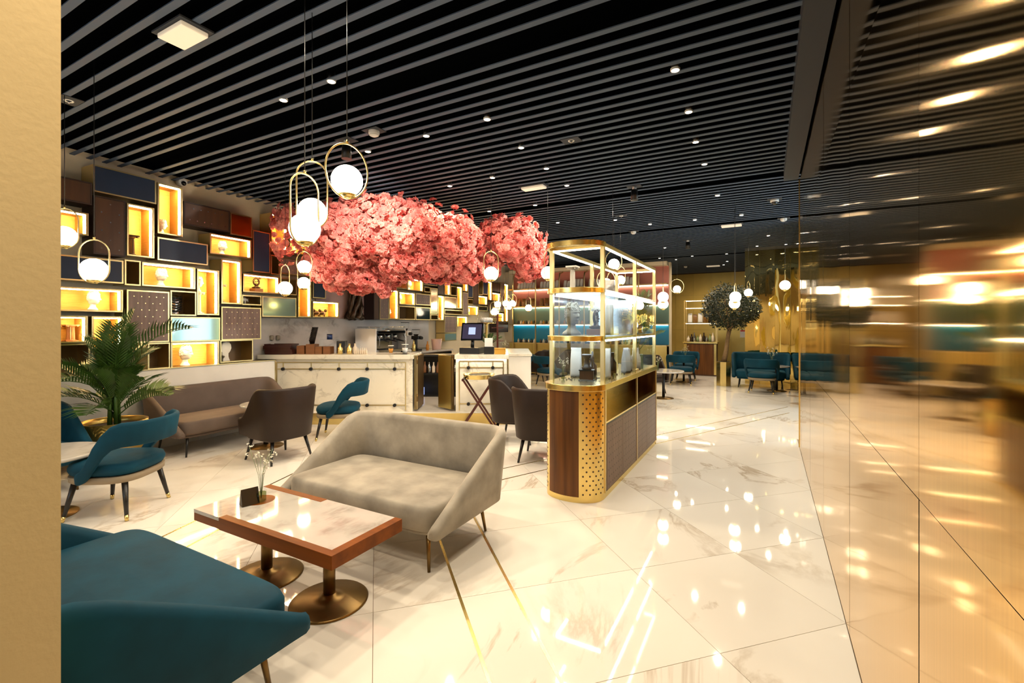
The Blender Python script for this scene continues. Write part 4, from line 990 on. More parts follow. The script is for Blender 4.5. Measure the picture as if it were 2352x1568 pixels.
# back bar along the wall
bb = thing('back_bar', 'dark back bar cabinet with stone worktop along the backsplash', 'counter', wall_pt(6.15, -.24, PH), WPHI)
MB().box(0, .70, 0, 3.0, 0, .77).build('cabinet', M['wood_dark'], bb); MB().box(0, .73, -.02, 3.02, .771, .81).build('worktop', M['marble_grey'], bb)
for k in range(4): MB().box(.70, .715, .02+k*.745, .75+k*.745, .03, .75).build('door', M['black_gloss'], bb)
BBZ = PH+.811
fridge = bt('back_shelf', 'dark shelf with bottles seen through the bar gate', 'shelf', -1.45, 9.0, PH)
MB().box(-.45, .45, .35, .38, 0, .80).box(-.45, .45, 0, .38, 0, .03).box(-.45, .45, 0, .38, .42, .45).box(-.45, .45, 0, .38, .78, .81).box(-.45, -.42, 0, .38, 0, .8).box(.42, .45, 0, .38, 0, .8).build('carcass', M['black'], fridge)
for k in range(9):
    p = bar(-1.45 + (-.34+.085*k), 9.12, PH+.452); small_jar('bottle', 'small bottle on the dark shelf behind the bar gate', p, .034, random.uniform(.18, .26), ('jar_light', 'kraft', 'steel')[k % 3])['group'] = 'bottles behind the gate'
o = bt('blue_box', 'small blue carton on the shelf behind the bar gate', 'box', -1.78, 9.06, PH+.031); MB().box(-.07, .07, -.05, .05, 0, .14).build('carton', M['screen_blue'], o, bevel=.003); MB().box(-.07, .07, -.051, -.0505, .10, .125).build('band', M['white'], o)
def along(y, off, z): return wall_pt(y, off, z)
# espresso machine
em = thing('espresso_machine', 'chrome and black espresso machine on the back bar', 'coffee machine', along(7.0, .18, BBZ), WPHI)
[MB().box(-.25, .27, y, y+.03, .04, .50).build('side_panel', M['white'], em, bevel=.006) for y in (-.45, .42)]
MB().box(-.25, .10, -.42, .42, .06, .40).build('body', M['steel'], em, bevel=.01)
MB().box(-.25, .29, -.42, .42, .40, .46).build('top_housing', M['black_gloss'], em, bevel=.01)
MB().box(.10, .32, -.42, .42, .04, .09).build('drip_tray', M['steel'], em, bevel=.004)
MB().tube([(-.22, -.42, .53), (.27, -.42, .53), (.27, .42, .53), (-.22, .42, .53)], .008, 6).build('cup_rail', M['steel'], em)
for y in (-.22, 0, .22):
    gh = MB().cyl((.18, y, .29), (.18, y, .40), .05, n=14).build('group_head', M['steel'], em)
    MB().cyl((.18, y, .27), (.18, y, .29), .045, n=14).tube([(.22, y, .28), (.40, y, .25)], .014, 8).build('portafilter', M['black'], gh)
for y in (-.38, .38): MB().tube([(.26, y, .38), (.31, y, .30), (.30, y, .14)], .007, 6).build('steam_wand', M['steel'], em)
for y in (-.41, .41): 
    for x in (-.2, .2): MB().cyl((x, y, 0), (x, y, .05), .02, n=8).build('foot', M['black'], em)
for k in range(10):
    p = along(6.68+.075*k, .12+.10*(k % 2), BBZ+.462)
    o = MB().lathe([(.02, 0), (.032, .05), (.034, .07), (.031, .07), (.028, .045), (.016, .006)], n=14, cap=False).build('coffee_cup', M['glass']); o.location = p; tag(o, 'clear glass cup upside on the espresso machine', 'cup', 'cups on the espresso machine')
for (y, hh, mt, lb) in ((7.72, .62, 'white', 'pale coffee grinder with glass hopper beside the espresso machine'), (8.10, .46, 'black', 'black coffee grinder on the back bar')):
    gd = thing('coffee_grinder', lb, 'coffee grinder', along(y, .22, BBZ), WPHI)
    MB().box(-.10, .12, -.07, .07, 0, .05).cyl((-.02, 0, .05), (-.02, 0, hh*.55), .05, n=14).box(-.09, .11, -.06, .06, hh*.55, hh*.72).build('body', M[mt], gd, bevel=.01)
    MB().cyl((.11, 0, hh*.62), (.17, 0, hh*.62), .035, n=12).build('dial', M['black'], gd)
    MB().lathe([(.05, hh*.72), (.085, hh*.86), (.09, hh)], n=16, cap=False).build('hopper', M['glass'], gd); MB().lathe([(.04, hh*.725), (.06, hh*.79), (.062, hh*.80)], n=14).build('coffee', M['jar_dark'], gd)
    MB().lathe([(.092, hh), (.092, hh+.012)], n=16).build('lid', M['black'], gd)
small_jar('bottle', 'brass shaker on the back bar', along(7.92, .30, BBZ), .04, .24, 'brass'); small_jar('bottle', 'amber sauce bottle on the back bar', along(8.45, .28, BBZ), .035, .2, 'juice')
bk = thing('ice_bucket', 'pale pink bucket at the end of the back bar', 'bucket', along(8.85, .25, BBZ)); MB().lathe([(.10, 0), (.13, .24), (.122, .24), (.095, .01)], n=24, cap=False).build('shell', mat('pink_plastic', '#d9b3a6', .4), bk); MB().lathe([(.001, .19), (.119, .2)], n=20, cap=False).build('ice', M['white'], bk)
# things on the long counter
ZT = 1.101
tg = 'wooden trays stacked on the bar'
for k in range(6):
    o = bt('serving_tray', ('lowest', 'second from the bottom', 'third from the bottom', 'third from the top', 'second from the top', 'topmost')[k] + ' dark red tray in the stack on the bar', 'tray', pa(635)+random.uniform(-.02, .02), 7.62, ZT+k*.028, random.uniform(-.05, .05), tg)
    MB().box(-.22, .22, -.13, .13, 0, .008).build('base', M['tray'], o)
    MB().box(-.22, .22, -.13, -.12, .008, .027).box(-.22, .22, .12, .13, .008, .027).box(-.22, -.21, -.12, .12, .008, .027).box(.21, .22, -.12, .12, .008, .027).build('rim', M['tray'], o)
for k in range(2):
    o = MB().box(-.035, .035, -.03, .03, 0, .085).build('soap_dispenser', M['stone'], bevel=.02); p = on_wall(624+k*14, 776, -.235); o.location = (p.x, p.y, p.z-.04); tag(o, ['left grey dispenser on the marble backsplash', 'right grey dispenser on the marble backsplash'][k], 'dispenser')
for k, (px, w, h, lb) in enumerate(((682, .12, .17, 'tall wooden box beside the stacked trays'), (705, .14, .20, 'wooden box under the tower of cups'), (724, .11, .15, 'wooden napkin box left on the bar'), (743, .11, .15, 'wooden napkin box right on the bar'))):
    o = bt('wooden_box', lb, 'box', pa(px), 7.66, ZT); MB().box(-w/2, w/2, -.09, .09, 0, .012).box(-w/2, w/2, -.09, -.08, .012, h*.8).box(-w/2, w/2, .08, .09, .012, h*.8).box(-w/2, -w/2+.01, -.08, .08, .012, h*.8).box(w/2-.01, w/2, -.08, .08, .012, h*.8).build('case', M['kraft'], o); MB().box(-w/2+.011, w/2-.011, -.079, .079, .013, h*.7).build('filling', M['wood_dark'], o)
tw = bt('cup_tower', 'leaning tower of dark paper cups on a wooden box', 'cups', pa(704), 7.66, ZT+.165)
for k in range(9): MB().lathe([(.036, 0), (.05, .06), (.052, .062), (.052, .066)], (.006*k, 0, k*.026), n=16).build('cup', M['black'], tw)
o = bt('acrylic_stand', 'clear riser with blue tin on the bar', 'stand', pa(732), 7.90, ZT); MB().box(-.14, .14, -.07, .07, .22, .228).box(-.14, -.132, -.07, .07, 0, .22).box(.132, .14, -.07, .07, 0, .22).build('riser', M['glass'], o); MB().lathe([(.045, .229), (.045, .31)], n=18).build('tin', M['blue_plastic'], o); MB().lathe([(.046, .311), (.046, .322)], n=18).build('lid', M['black'], o)
o = bt('black_tray_box', 'black caddy on the bar', 'box', pa(764), 7.86, ZT); MB().box(-.07, .07, -.06, .06, 0, .20).build('caddy', M['black'], o, bevel=.004); MB().box(-.07, .07, -.05, .05, .2005, .205).build('lid', M['black_gloss'], o)
for k in range(5): small_jar('glass_jar', ['first', 'second', 'third', 'fourth', 'fifth'][k] + ' brass-tinted jar from the left on the bar', bar(pa(772+11*k), 7.62+.05*(k % 2), ZT), .042, .17, ('brass', 'glass', 'brass', 'jar_light', 'glass')[k], 'jar')
for k in range(7): small_jar('creamer', 'tiny creamer cup in the row on the bar', bar(pa(808+4.5*k), 7.60, ZT), .015, .10, 'jar_light', 'cup')['group'] = 'creamers on the bar'
def cup(label, px, v, h, r, mt, z=ZT):
    t = bt('takeaway_cup', label, 'cup', pa(px), v, z+.0095); MB().lathe([(r*.7, 0), (r, h), (r*.96, h), (r*.67, .004)], n=20, cap=False).build('cup', M['glass'], t); MB().lathe([(r*.66, .006), (r*.86, h*.62)], n=18).build('drink', M[mt], t)
    MB().lathe([(r*1.04, h), (r*1.04, h+.008)], n=18).build('rim', M['white'], t)
cup('clear cup of orange drink on the bar', 890, 7.66, .12, .045, 'juice'); cup('clear cup of pink drink at the right end of the bar', 924, 7.64, .14, .055, 'bag_white')
o = bt('bar_mat', 'black bar mat under the pink drink', 'mat', pa(915), 7.62, ZT-.0005); MB().box(-.12, .12, -.09, .09, 0, .006).build('mat_sheet', M['black'], o); o2 = MB(); [o2.box(-.11+.02*k, -.105+.02*k, -.085, .085, .006, .009) for k in range(11)]; o2.build('rib', M['black'], o)
# till counter goods
ps = bt('till_screen', 'black till touchscreen on its stand', 'till', pa(1080), 7.75, ZT, R(-14))
MB().box(-.17, .17, -.14, .16, 0, .10).build('cash_drawer', M['black'], ps, bevel=.006); MB().cyl((0, .03, .10), (0, .05, .22), .03, n=12).build('neck', M['black'], ps)
sm = Matrix.Translation((0, .03, .36)) @ Matrix.Rotation(R(-14), 4, 'X')
MB().box(-.19, .19, -.02, .02, -.15, .15, sm).build('bezel', M['black_gloss'], ps, bevel=.004); MB().box(-.165, .165, -.0215, -.0203, -.125, .125, sm).build('display', M['screen'], ps); MB().box(-.06, .06, -.0225, -.0217, -.05, .07, sm).build('logo_picture', M['screen_blue'], ps)
o = bt('card_holder', 'black box of menus on the till counter', 'box', pa(1122), 7.62, ZT); MB().box(-.08, .08, -.06, .06, 0, .12).build('case', M['black'], o); MB().box(-.07, .06, -.03, .0, .121, .26).build('menu', M['white'], o)
o = bt('brass_box', 'yellow box at the corner of the till counter', 'box', pa(1148), 7.58, ZT); MB().box(-.09, .09, -.05, .05, 0, .10).build('case', mat('mustard_board', '#b98a2c', .5), o, bevel=.003); MB().box(-.091, .091, -.051, .051, .075, .08).build('seam', M['kraft'], o)
o = bt('menu_rack', 'slim brown rack with cross bars on the till counter', 'rack', pa(1141), 7.85, ZT); MB().box(-.015, .015, -.015, .015, 0, .66).build('pole', M['redwood'], o)
for z in (.2, .42, .6): MB().box(-.10, .10, -.012, .012, z, z+.012).build('cross_bar', M['redwood'], o)
ck = bt('cake_stand', 'clear domed cake stand behind the till', 'cake stand', pa(1113), 8.0, ZT); MB().lathe([(.09, 0), (.02, .03), (.02, .48), (.06, .50)], n=18).build('foot', M['brass'], ck); MB().lathe([(.16, .50), (.16, .515)], n=28).build('plate', M['brass'], ck)
MB().lathe([(.15, .516), (.155, .60), (.13, .70), (.06, .755), (.02, .765)], n=28, cap=False).build('dome', M['glass'], ck); MB().ball((0, 0, .785), .018, 8, 6).build('dome_knob', M['glass'], ck); MB().lathe([(.10, .516), (.11, .57), (.08, .60)], n=18).build('cake', M['bag_white'], ck)
sh = bt('pastry_counter', 'pale stone pastry counter behind the till', 'counter', .10, 8.6, 0); MB().box(-.3, .25, 0, 2.0, PH, 1.0).build('body', M['plaster_white'], sh); MB().box(-.32, .27, -.02, 2.02, 1.001, 1.04).build('worktop', M['marble'], sh)
# tray stand
tp = on_z(1100, 986); ts = thing('tray_stand', 'folding mahogany tray stand holding a round brass tray', 'tray stand', (tp.x, tp.y, 0), TH)
for s in (-1, 1):
    for y in (-.16, .16):
        yy = y if s > 0 else y*.86
        MB().box(-.014, .014, -.012, .012, 0, .93, Matrix.Translation((-s*.27, yy, 0)) @ Matrix.Rotation(s*R(33), 4, 'Y')).build('leg', M['redwood'], ts)
for s in (-1, 1): MB().cyl((s*.235, -.16, .755), (s*.235, .16, .755), .011, n=8).build('stretcher', M['redwood'], ts)
MB().box(-.24, -.20, -.15, .15, .766, .77).box(.20, .24, -.15, .15, .766, .77).build('strap', M['black'], ts)
tr = MB().lathe([(.215, .0), (.22, .004), (.235, .06), (.242, .066), (.232, .062), (.21, .012), (.001, .010)], n=40, cap=False).build('round_tray', M['brass']); tr.location = (tp.x, tp.y, .772); tag(tr, 'round brass tray resting on the folding stand', 'tray')
pt = MB().lathe([(.10, 0), (.17, .012), (.175, .016), (.10, .008), (.001, .006)], n=36, cap=False).build('plate', M['black_gloss']); pt.location = (tp.x+.01, tp.y, .785+.03); tag(pt, 'dark plate lying on the round brass tray', 'plate')
# ---------------------------------------------------------------- pendants
def pendant(px, py, v, kind, yaw, label, w=.20, h=.40, r=.087, grp=None):
    p = at_v(px, py, v); zb = p.z - r - .012; t = thing('pendant_lamp', label, 'pendant lamp', (p.x, p.y, zb), TH+R(yaw), grp)
    gl = MB().ball((0, 0, r+.012), r, 28, 18).build('globe', M['globe'], t)
    if kind == 'ring':
        R_ = h/2; pts = [(w/2*math.sin(2*math.pi*k/40), 0, R_ - R_*math.cos(2*math.pi*k/40)) for k in range(40)]
    else:
        a = w/2; pts = []
        for k in range(13): pts.append((a*math.cos(-math.pi + math.pi*k/12), 0, a + a*math.sin(-math.pi + math.pi*k/12)))
        for k in range(13): pts.append((a*math.cos(math.pi*k/12), 0, h-a + a*math.sin(math.pi*k/12)))
    MB().tube(pts, .0055, 8, closed=True).build('hoop', M['gold_frame'], t)
    MB().lathe([(.02, -.002), (.042, .010), (.048, .024), (.040, .024), (.02, .012)], n=20, cap=False).build('globe_cup', M['brass'], t)
    MB().cyl((0, 0, h), (0, 0, h+.02), .008, n=8).build('ferrule', M['brass'], t)
    MB().cyl((0, 0, h+.02), (0, 0, ZC-zb+.072), .0028, n=6).build('cord', M['black'], t); return t
pendant(797, 415, 2.66, 'ring', 38, 'large oval-hoop globe lamp hanging highest in the foreground', .24, .31)
pendant(717, 487, 2.95, 'st', 20, 'globe lamp in a wide brass hoop behind its neighbour in the foreground', .18, .42)
pendant(700, 525, 2.72, 'st', 62, 'lowest foreground globe lamp in a slim brass hoop', .19, .42)
pendant(148, 543, 4.0, 'st', 15, 'globe lamp half hidden by the pillar', .20, .34); pendant(216, 620, 3.55, 'st', 8, 'globe lamp in a brass hoop in front of the left navy cabinet', .21, .33)
pendant(655, 662, 6.0, 'st', 86, 'lone globe lamp with its hoop seen edge-on left of the tree', .2, .40); pendant(699, 613, 6.3, 'ring', 35, 'upper of the two globe lamps stacked left of the tree', .2, .31); pendant(698, 650, 6.9, 'st', 20, 'lower of the two globe lamps stacked left of the tree', .17, .40)
pendant(1128, 628, 5.95, 'st', 25, 'globe lamp hanging before the right blossom', .20, .38); pendant(1258, 627, 6.2, 'st', 60, 'globe lamp at the left post of the display case', .2, .40)
sl = 'small globe lamp in the rear cluster above the bar end'
for px, py, v, sl in ((1143, 699, 12.3, 'upper left globe lamp of the small rear cluster'), (1162, 697, 12.6, 'upper middle globe lamp of the small rear cluster'), (1167, 704, 13.0, 'globe lamp just below the middle of the small rear cluster'), (1177, 697, 12.9, 'rightmost globe lamp of the small rear cluster'), (1136, 716, 11.8, 'lowest and leftmost globe lamp of the small rear cluster')): pendant(px, py, v, 'st', random.uniform(0, 40), sl, .22, .36, grp='rear cluster of globe lamps')
pendant(1214, 707, 12.2, 'st', 50, 'small globe lamp in front of the sage rear shelf', .2, .38)
pendant(1392, 652, 7.2, 'ring', 10, 'globe lamp seen through the upper case, left', .30, .31); pendant(1407, 657, 6.6, 'ring', 40, 'large globe lamp seen through the upper case, right', .26, .31); pendant(1425, 643, 9.0, 'st', 20, 'small globe lamp seen through the case beside the marbled bag', .22, .36); pendant(1410, 607, 7.4, 'ring', 20, 'highest globe lamp seen through the display case', .30, .31)
pendant(1523, 682, 7.9, 'ring', 70, 'upper globe of the pair right of the display case', .26, .31); pendant(1523, 698, 8.2, 'st', 70, 'lower globe of the pair right of the display case', .2, .38); pendant(1555, 664, 10.2, 'ring', 5, 'globe lamp in a full round hoop on the brass wall side', .31, .31, .08)
pendant(1689, 682, 7.6, 'ring', 75, 'upper globe of the pair before the olive tree', .2, .31); pendant(1687, 697, 8.0, 'st', 70, 'lower globe of the pair before the olive tree', .2, .36); pendant(1719, 672, 10.5, 'st', 45, 'globe lamp right of the olive tree crown', .2, .34); pendant(1803, 655, 8.4, 'st', 60, 'globe lamp before the polished brass wall', .2, .36)
# ---------------------------------------------------------------- ceiling fittings
def ceil_pt(px, py, dz=0.0): return on_z(px, py, ZC+dz)
dl_me = MB().lathe([(.029, -.003), (.034, -.005), (.037, .0), (.037, .012)], n=18, cap=False).mesh('trim_ring'); dl_me.materials.append(M['white'])
bl_me = MB().lathe([(.001, -.001), (.029, -.0022)], n=18, cap=False).mesh('lamp'); bl_me.materials.append(M['lamp_spot'])
hs_me = MB().lathe([(.030, .001), (.030, .0755)], n=14).mesh('housing'); hs_me.materials.append(M['black'])
sp = bpy.data.lights.new('downlight_beam', 'SPOT'); sp.energy = SPOT_W; sp.color = (1.0, .85, .64); sp.spot_size = R(150); sp.spot_blend = .8; sp.shadow_soft_size = .035
DL = [(761, 187), (651, 230), (1551, 161), (1582, 257), (1119, 274), (979, 312), (845, 348), (1598, 326), (1197, 339), (1618, 377), (1255, 387), (1131, 408), (1033, 427), (1302, 426), (1229, 471), (1124, 485), (1648, 449), (1703, 494), (1281, 511), (1493, 515), (1596, 505), (1765, 541), (1739, 565), (1805, 561), (1413, 505), (1515, 593), (1553, 596), (1590, 588), (1669, 583), (1670, 600), (1662, 608), (1527, 569)]
lights = [ceil_pt(px, py) for px, py in DL]
lights += [Vector((x, y, ZC)) for x, y in ((-.45, .35), (-.15, .95), (-.35, -.25), (-3.2, 1.0), (-4.6, .2), (-2.1, 1.65), (-5.2, -.5))]  # added downlights out of view, brightening the pillar and the foreground
for k, p in enumerate(lights):
    t = thing('downlight', 'small round downlight glowing between the ceiling slats', 'downlight', (p.x, p.y, ZC-.0005), 0, 'ceiling downlights')  # label also covers the added, unseen downlights near the camera
    for nm, me in (('trim_ring', dl_me), ('lamp', bl_me)):
        o = bpy.data.objects.new(nm, me); COL.objects.link(o); o.parent = t
    o = bpy.data.objects.new('housing', hs_me); COL.objects.link(o); o.parent = t
    l = bpy.data.objects.new('beam', sp); COL.objects.link(l); l.parent = t; l.location = (0, 0, -.02)
def box_light(px, py, lb, w, d):
    p = ceil_pt(px, py); t = thing('emergency_light', lb, 'ceiling light', (p.x, p.y, ZC), 0)
    MB().box(-w/2-.03, w/2+.03, -d/2-.02, d/2+.02, -.012, 0).build('mount', M['slat_beam'], t); MB().box(-w/2, w/2, -d/2, d/2, -.045, -.0125).build('diffuser', M['diffuser'], t, bevel=.008)
box_light(420, 72, 'rectangular emergency light nearest on the slatted ceiling', .30, .17); box_light(1226, 427, 'emergency light above the right blossom', .34, .14); box_light(1680, 515, 'emergency light on the far right ceiling', .36, .16); box_light(1638, 609, 'small emergency light before the far brass wall', .4, .16)
def detector(px, py, lb, kind, aim=None, watt=160):
    p = ceil_pt(px, py); t = thing('ceiling_' + kind, lb, 'ceiling fitting', (p.x, p.y, ZC), 0)
    MB().box(-.10, .10, -.075, .075, -.006, 0).build('plate', M['slat_beam'], t)
    if kind == 'smoke_detector': MB().lathe([(.055, -.006), (.055, -.03), (.045, -.05), (.025, -.06), (.001, -.061)], n=20, cap=False).build('housing', M['white'], t); MB().lathe([(.047, -.042), (.0475, -.048)], n=20).build('vent_ring', M['stone'], t)
    elif kind == 'sprinkler': MB().lathe([(.035, -.006), (.032, -.012), (.02, -.008)], n=18, cap=False).build('cup', M['white'], t); MB().cyl((0, 0, -.03), (0, 0, -.006), .008, n=8).build('head', M['steel'], t)
    elif kind == 'dome_camera': MB().lathe([(.06, -.006), (.06, -.045)], n=20).build('housing', M['white'], t); MB().ball((0, 0, -.045), .045, 14, 10).build('dome', M['black_gloss'], t)
    else:
        MB().cyl((0, 0, -.006), (0, 0, -.05), .03, n=12).build('stem', M['white'], t); MB().cyl((0, 0, -.05), (0, 0, -.20), .045, .052, n=20).build('can', M['black'], t)
        ld = bpy.data.lights.new('spot_beam', 'SPOT'); ld.energy = watt; ld.color = (1, .86, .72); ld.spot_size = R(58); ld.spot_blend = .8; ld.shadow_soft_size = .05
        lo = bpy.data.objects.new('beam', ld); COL.objects.link(lo); lo.parent = t; lo.location = (0, 0, -.215)
        if aim is not None: lo.rotation_euler = (Vector(aim) - Vector((p.x, p.y, ZC-.2))).to_track_quat('-Z', 'Y').to_euler()
detector(859, 300, 'white smoke detector above the foreground lamps', 'smoke_detector'); detector(1455, 531, 'white smoke detector above the display case', 'smoke_detector'); detector(1800, 501, 'white smoke detector near the end of the beam', 'smoke_detector'); detector(1575, 611, 'white smoke detector far over the brass wall', 'smoke_detector')
detector(158, 230, 'ceiling sprinkler beside the pillar', 'sprinkler'); detector(1312, 322, 'ceiling sprinkler in the middle of the ceiling', 'sprinkler'); detector(1427, 495, 'far ceiling sprinkler above the display case', 'sprinkler'); detector(1779, 457, 'white dome camera by the dark beam', 'dome_camera')
detector(796, 322, 'black spotlight can behind the large oval lamp', 'spotlight', at_v(880, 560, 7.2), 620); detector(1457, 428, 'black spotlight can over the aisle', 'spotlight', at_v(1090, 570, 7.3), 620); detector(1580, 551, 'far black spotlight can', 'spotlight')
p = on_wall(412, 420, -.26); t = thing('security_camera', 'small white security camera at the top of the shelf wall', 'camera', (p.x+.05, p.y, p.z), WPHI)
MB().cyl((-.05, 0, .0), (.05, 0, .0), .05, n=18).build('housing', M['white'], t); MB().ball((.055, 0, -.02), .032, 12, 8).build('lens', M['black_gloss'], t)
# ---------------------------------------------------------------- blossom tree
tree = thing('blossom_tree', 'pink blossom tree with glossy dark trunk above the bar', 'tree', on_wall(812, 733, -.16), 0)
TL = tree.location
def tw_pt(px, py, v): return at_v(px, py, v) - TL
for k in range(6):
    ph = k*1.05; pts = []
    for i in range(22):
        t_ = i/21; a = ph + 3.4*t_; rr = .10 - .05*t_ + .02*math.sin(7*t_+k)
        pts.append((rr*math.cos(a)+.02, rr*math.sin(a)*1.3, .0 + 1.05*t_))
    MB().tube(pts, [.055 - .028*i/21 + .008*math.sin(i*1.7+k) for i in range(22)], 8).build('trunk_stem', M['trunk'], tree)
rt = MB()
for k in range(9): 
    a = k*.7; rt.tube([(.08*math.cos(a), .12*math.sin(a), .14), (.13*math.cos(a), .18*math.sin(a), .04), (.15*math.cos(a+.3), .2*math.sin(a+.3), .015)], [.03, .025, .008], 6)
rt.build('roots', M['trunk'], tree)
blobs = [(650, 545, 7.5, .26, .36, .35), (662, 500, 7.4, .2, .2, .4), (735, 600, 7.3, .22, .28, 1), (745, 525, 7.2, .28, .34, 1), (800, 540, 7.1, .50, .48, 1), (880, 525, 7.0, .48, .44, 1), (955, 535, 7.0, .50, .42, 1), (1035, 560, 7.1, .46, .40, 1), (790, 610, 7.4, .42, .32, 1), (850, 632, 7.6, .34, .24, 1), (825, 655, 7.9, .20, .13, 1), (882, 655, 7.6, .13, .18, 1), (930, 590, 7.2, .40, .30, 1), (1000, 605, 7.2, .36, .26, 1), (1070, 615, 7.3, .30, .22, 1), (1135, 540, 7.4, .22, .24, 1), (1185, 555, 7.4, .40, .34, 1), (1212, 600, 7.5, .22, .28, 1), (1120, 615, 7.4, .18, .18, .9), (1238, 585, 7.6, .12, .14, .5), (905, 620, 7.5, .25, .2, .8), (770, 650, 7.6, .16, .12, .8)]
for (px, py, v, rx, rz_, dn) in blobs:
    c = tw_pt(px, py, v); mid = Vector((c.x*.35, c.y*.35, max(.75, c.z*.55)+.2)); MB().tube([(0, 0, .8), mid, c], [.028, .018, .007], 6).build('branch', M['trunk'], tree)
def flower_mesh(seed):
    rnd = random.Random(seed); vs = []; fs = []; r = .062
    for lay in range(3):
        npz = 6 - lay
        for k in range(npz):
            a = 2*math.pi*(k + .4*lay)/npz + rnd.uniform(-.2, .2); el = (.15, .65, 1.1)[lay] + rnd.uniform(-.2, .2); L = r*(1, .85, .6)[lay]*rnd.uniform(.85, 1.15)
            d = Vector((math.cos(a)*math.cos(el), math.sin(a)*math.cos(el), math.sin(el))); s_ = Vector((-math.sin(a), math.cos(a), 0)); n = d.cross(s_)
            b = len(vs); w = L*.55
            vs += [Vector((0, 0, 0)), d*L*.55 + s_*w + n*rnd.uniform(-.01, .01), d*L*.55 - s_*w + n*rnd.uniform(-.01, .01), d*L + s_*w*.6 - n*rnd.uniform(.0, .018), d*L - s_*w*.6 - n*rnd.uniform(.0, .018), d*L*.92]
            fs += [(b, b+1, b+2), (b+1, b+3, b+5), (b+1, b+5, b+2), (b+2, b+5, b+4)]
    return vs, fs
FM = [flower_mesh(s_) for s_ in range(4)]; FME = []
for vs, fs in FM:
    me = MB().add(vs, fs).mesh('blossom'); me.materials.append(M['petal']); FME.append(me)
cand = []
for (px, py, v, rx, rz_, dn) in blobs:
    c = tw_pt(px, py, v); n_f = int(760*dn*(rx*rz_ + rx*rx*.6)/.30 + 20)
    for q in range(n_f):
        d = Vector((random.gauss(0, 1), random.gauss(0, 1), random.gauss(0, 1))).normalized(); f = random.uniform(.72, 1.08) if random.random() < .93 else random.uniform(1.08, 1.3)
        lump = 1 + .22*noise.noise(Vector((d.x*2.2+px, d.y*2.2+py, d.z*2.2)))
        p = c + Vector((d.x*rx*f*lump, d.y*rx*f*lump, d.z*rz_*f*lump))
        if p.z + TL.z > ZC-.07: p.z = ZC-.07-TL.z - random.uniform(0, .12)
        w_ = p + TL
        if w_.x + WK*w_.y < XF + .06: continue
        cand.append((p, d, -(d.x*w_.x + d.y*w_.y)/math.hypot(w_.x, w_.y)))
cand.sort(key=lambda c_: -c_[2] + random.uniform(0, .9))
big = MB()
def rot_to(d):
    d = (d + Vector((random.uniform(-.5, .5), random.uniform(-.5, .5), random.uniform(-.6, .4)))).normalized()
    return d.to_track_quat('Z', 'Y') @ Matrix.Rotation(random.uniform(0, 6.28), 3, 'Z').to_quaternion()
for k, (p, d, f) in enumerate(cand):
    q = rot_to(d); s_ = random.uniform(.75, 1.2)
    if k < 290:
        o = bpy.data.objects.new('blossom', FME[k % 4]); COL.objects.link(o); o.parent = tree; o.location = p; o.rotation_euler = q.to_euler(); o.scale = (s_,)*3
    else:
        vs, fs = FM[k % 4]; mq = q.to_matrix(); big.add([p + mq @ (v_*s_) for v_ in vs], fs)
big.build('blossom_mass', M['petal'], tree, fix=False, kind='stuff')
# ---------------------------------------------------------------- olive tree, far counter, sign
ol = thing('olive_tree', 'round olive tree in a faceted brass planter at the far right', 'tree', (-.99, 13.28, 0))
oc = at_v(1683, 705, 14.0) - ol.location
MB().prism([(.18*math.cos(a), .18*math.sin(a)) for a in [R(22.5+45*k) for k in range(8)]], 0, .62).build('planter', M['brass'], ol); MB().lathe([(.001, .621), (.155, .622)], n=16, cap=False).build('soil', M['soil'], ol)
MB().tube([(0, 0, .6), (.06, 0, .9), (.09, .02, 1.2), (.14, 0, 1.5)], [.07, .055, .05, .05], 10).build('trunk', M['bark'], ol)
lv = MB()
for q in range(7): MB().tube([(.14, 0, 1.45), (.15+.2*math.cos(q*.9), .2*math.sin(q*.9), 1.75), (.15+.45*math.cos(q*.9), .45*math.sin(q*.9), 2.0+.1*(q % 3))], [.03, .02, .008], 6).build('branch', M['bark'], ol)
for q in range(5200):
    d = Vector((random.gauss(0, 1), random.gauss(0, 1), random.gauss(0, 1))).normalized(); f = random.uniform(.45, 1.0)**.6*(1+.2*noise.noise(d*2.5))
    c = Vector((.15, 0, 2.03)) + Vector((d.x*.68*f, d.y*.52*f, d.z*.58*f)); a = Vector((random.gauss(0, 1), random.gauss(0, 1), random.gauss(0, .8))).normalized(); b = a.orthogonal().normalized()*.014; L = a*.085
    lv.add([c, c+L*.5+b, c+L, c+L*.5-b], [(0, 1, 2, 3)])
lv.build('foliage', M['olive'], ol, fix=False, kind='stuff')
fcx = on_z(1608, 862); fx, fy = fcx.x, fcx.y+.2
fc = thing('display_counter', 'far wooden counter with brass shelves against the brass wall', 'display counter', (fx, fy, 0))
MB().box(-.47, .47, -.25, .25, 0, 1.0).build('carcass', M['wood_dark'], fc); MB().box(-.38, .40, -.262, -.251, .04, .98).build('wood_front', M['wood'], fc); MB().box(-.50, .50, -.28, .28, 1.001, 1.05).build('counter_band', M['brass'], fc)
MB().box(-.47, -.385, -.262, -.251, .04, .98).build('brass_corner', M['brass'], fc); MB().box(.405, .47, -.262, -.251, .04, .98).build('brass_corner', M['brass'], fc)
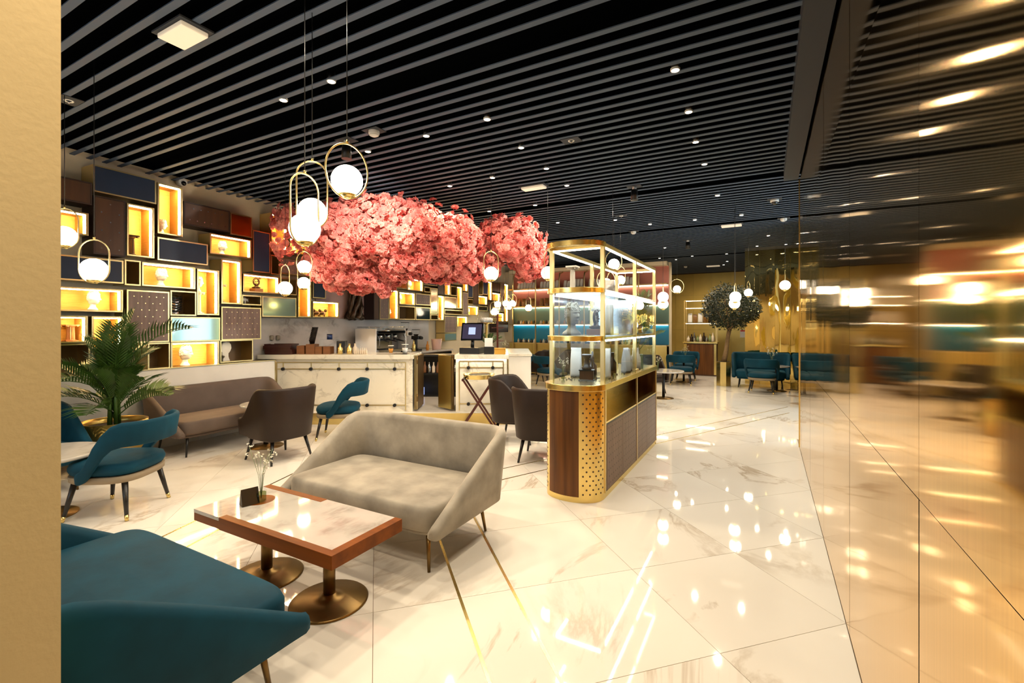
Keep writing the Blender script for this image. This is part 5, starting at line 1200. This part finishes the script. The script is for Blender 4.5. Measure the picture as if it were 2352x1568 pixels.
for x in (-.46, .46):
    for y in (-.2, .2): MB().box(x-.012, x+.012, y-.012, y+.012, 1.051, 2.35).build('post', M['gold_frame'], fc)
for z in (1.62, 2.10, 2.33): MB().box(-.475, .475, -.215, .215, z, z+.02).build('shelf', M['gold_frame'], fc); MB().box(-.42, .42, -.20, -.18, z-.012, z-.001).build('led_strip', M['led_white'], fc)
for k in range(9): small_jar('pastry_jar', 'small goods on the far wooden counter', (fx-.36+.09*k, fy-.1+.08*(k % 2), 1.052), .045, .18+.05*(k % 3), ('jar_light', 'jar_dark', 'steel', 'leafgreen')[k % 4], 'jar')['group'] = 'goods on the far counter'
for k in range(5): paper_bag('gift_bag', ('leftmost', 'second from the left', 'middle', 'second from the right', 'rightmost')[k] + ' bag on the shelf above the far wooden counter', (fx-.32+.15*k, fy, 1.642), .13, .08, .30-.03*(k % 2), .2*k, ('bag_white', 'bag_clear')[k % 2] if k != 4 else 'jar_dark', 'bags on the far counter shelf')
# fire alarm sign on a slim bracket wall
sg = on_y(1509, 793, YF-.02); t = thing('fire_sign', 'red fire alarm sign on the far brass wall', 'sign', (sg.x, YF-.004, sg.z)); MB().box(-.11, .11, -.01, 0, -.15, .15).build('plate', M['red'], t)
MB().disc((0, -.0105, -.03), (0, -1, 0), .06, 16).build('bell_symbol', M['white'], t, fix=False); MB().box(-.05, .05, -.0112, -.0104, .06, .11).build('flame_symbol', M['white'], t)

pp = bt('potted_plant', 'small spiky plant behind the till screen', 'plant', pa(1112), 8.95, 1.041); MB().lathe([(.05, 0), (.065, .11), (.06, .11)], n=16).build('pot', M['brass'], pp)
for k in range(9):
    o = frond(.34, .3, 10, .10).build('leaf', M['leaf'], pp, fix=False); o.location = (0, 0, .11); o.rotation_euler = (0, -R(20+6*(k % 4)), k*.72)
nt_ = on_y(1706, 766, YF-.02); t = thing('notice', 'white notice with a red heading on the far brass wall', 'sign', (nt_.x, YF-.004, nt_.z)); MB().box(-.09, .09, -.01, 0, -.14, .14).build('sheet', M['white'], t); MB().box(-.08, .08, -.0115, -.0102, .08, .13).build('heading', M['red'], t)
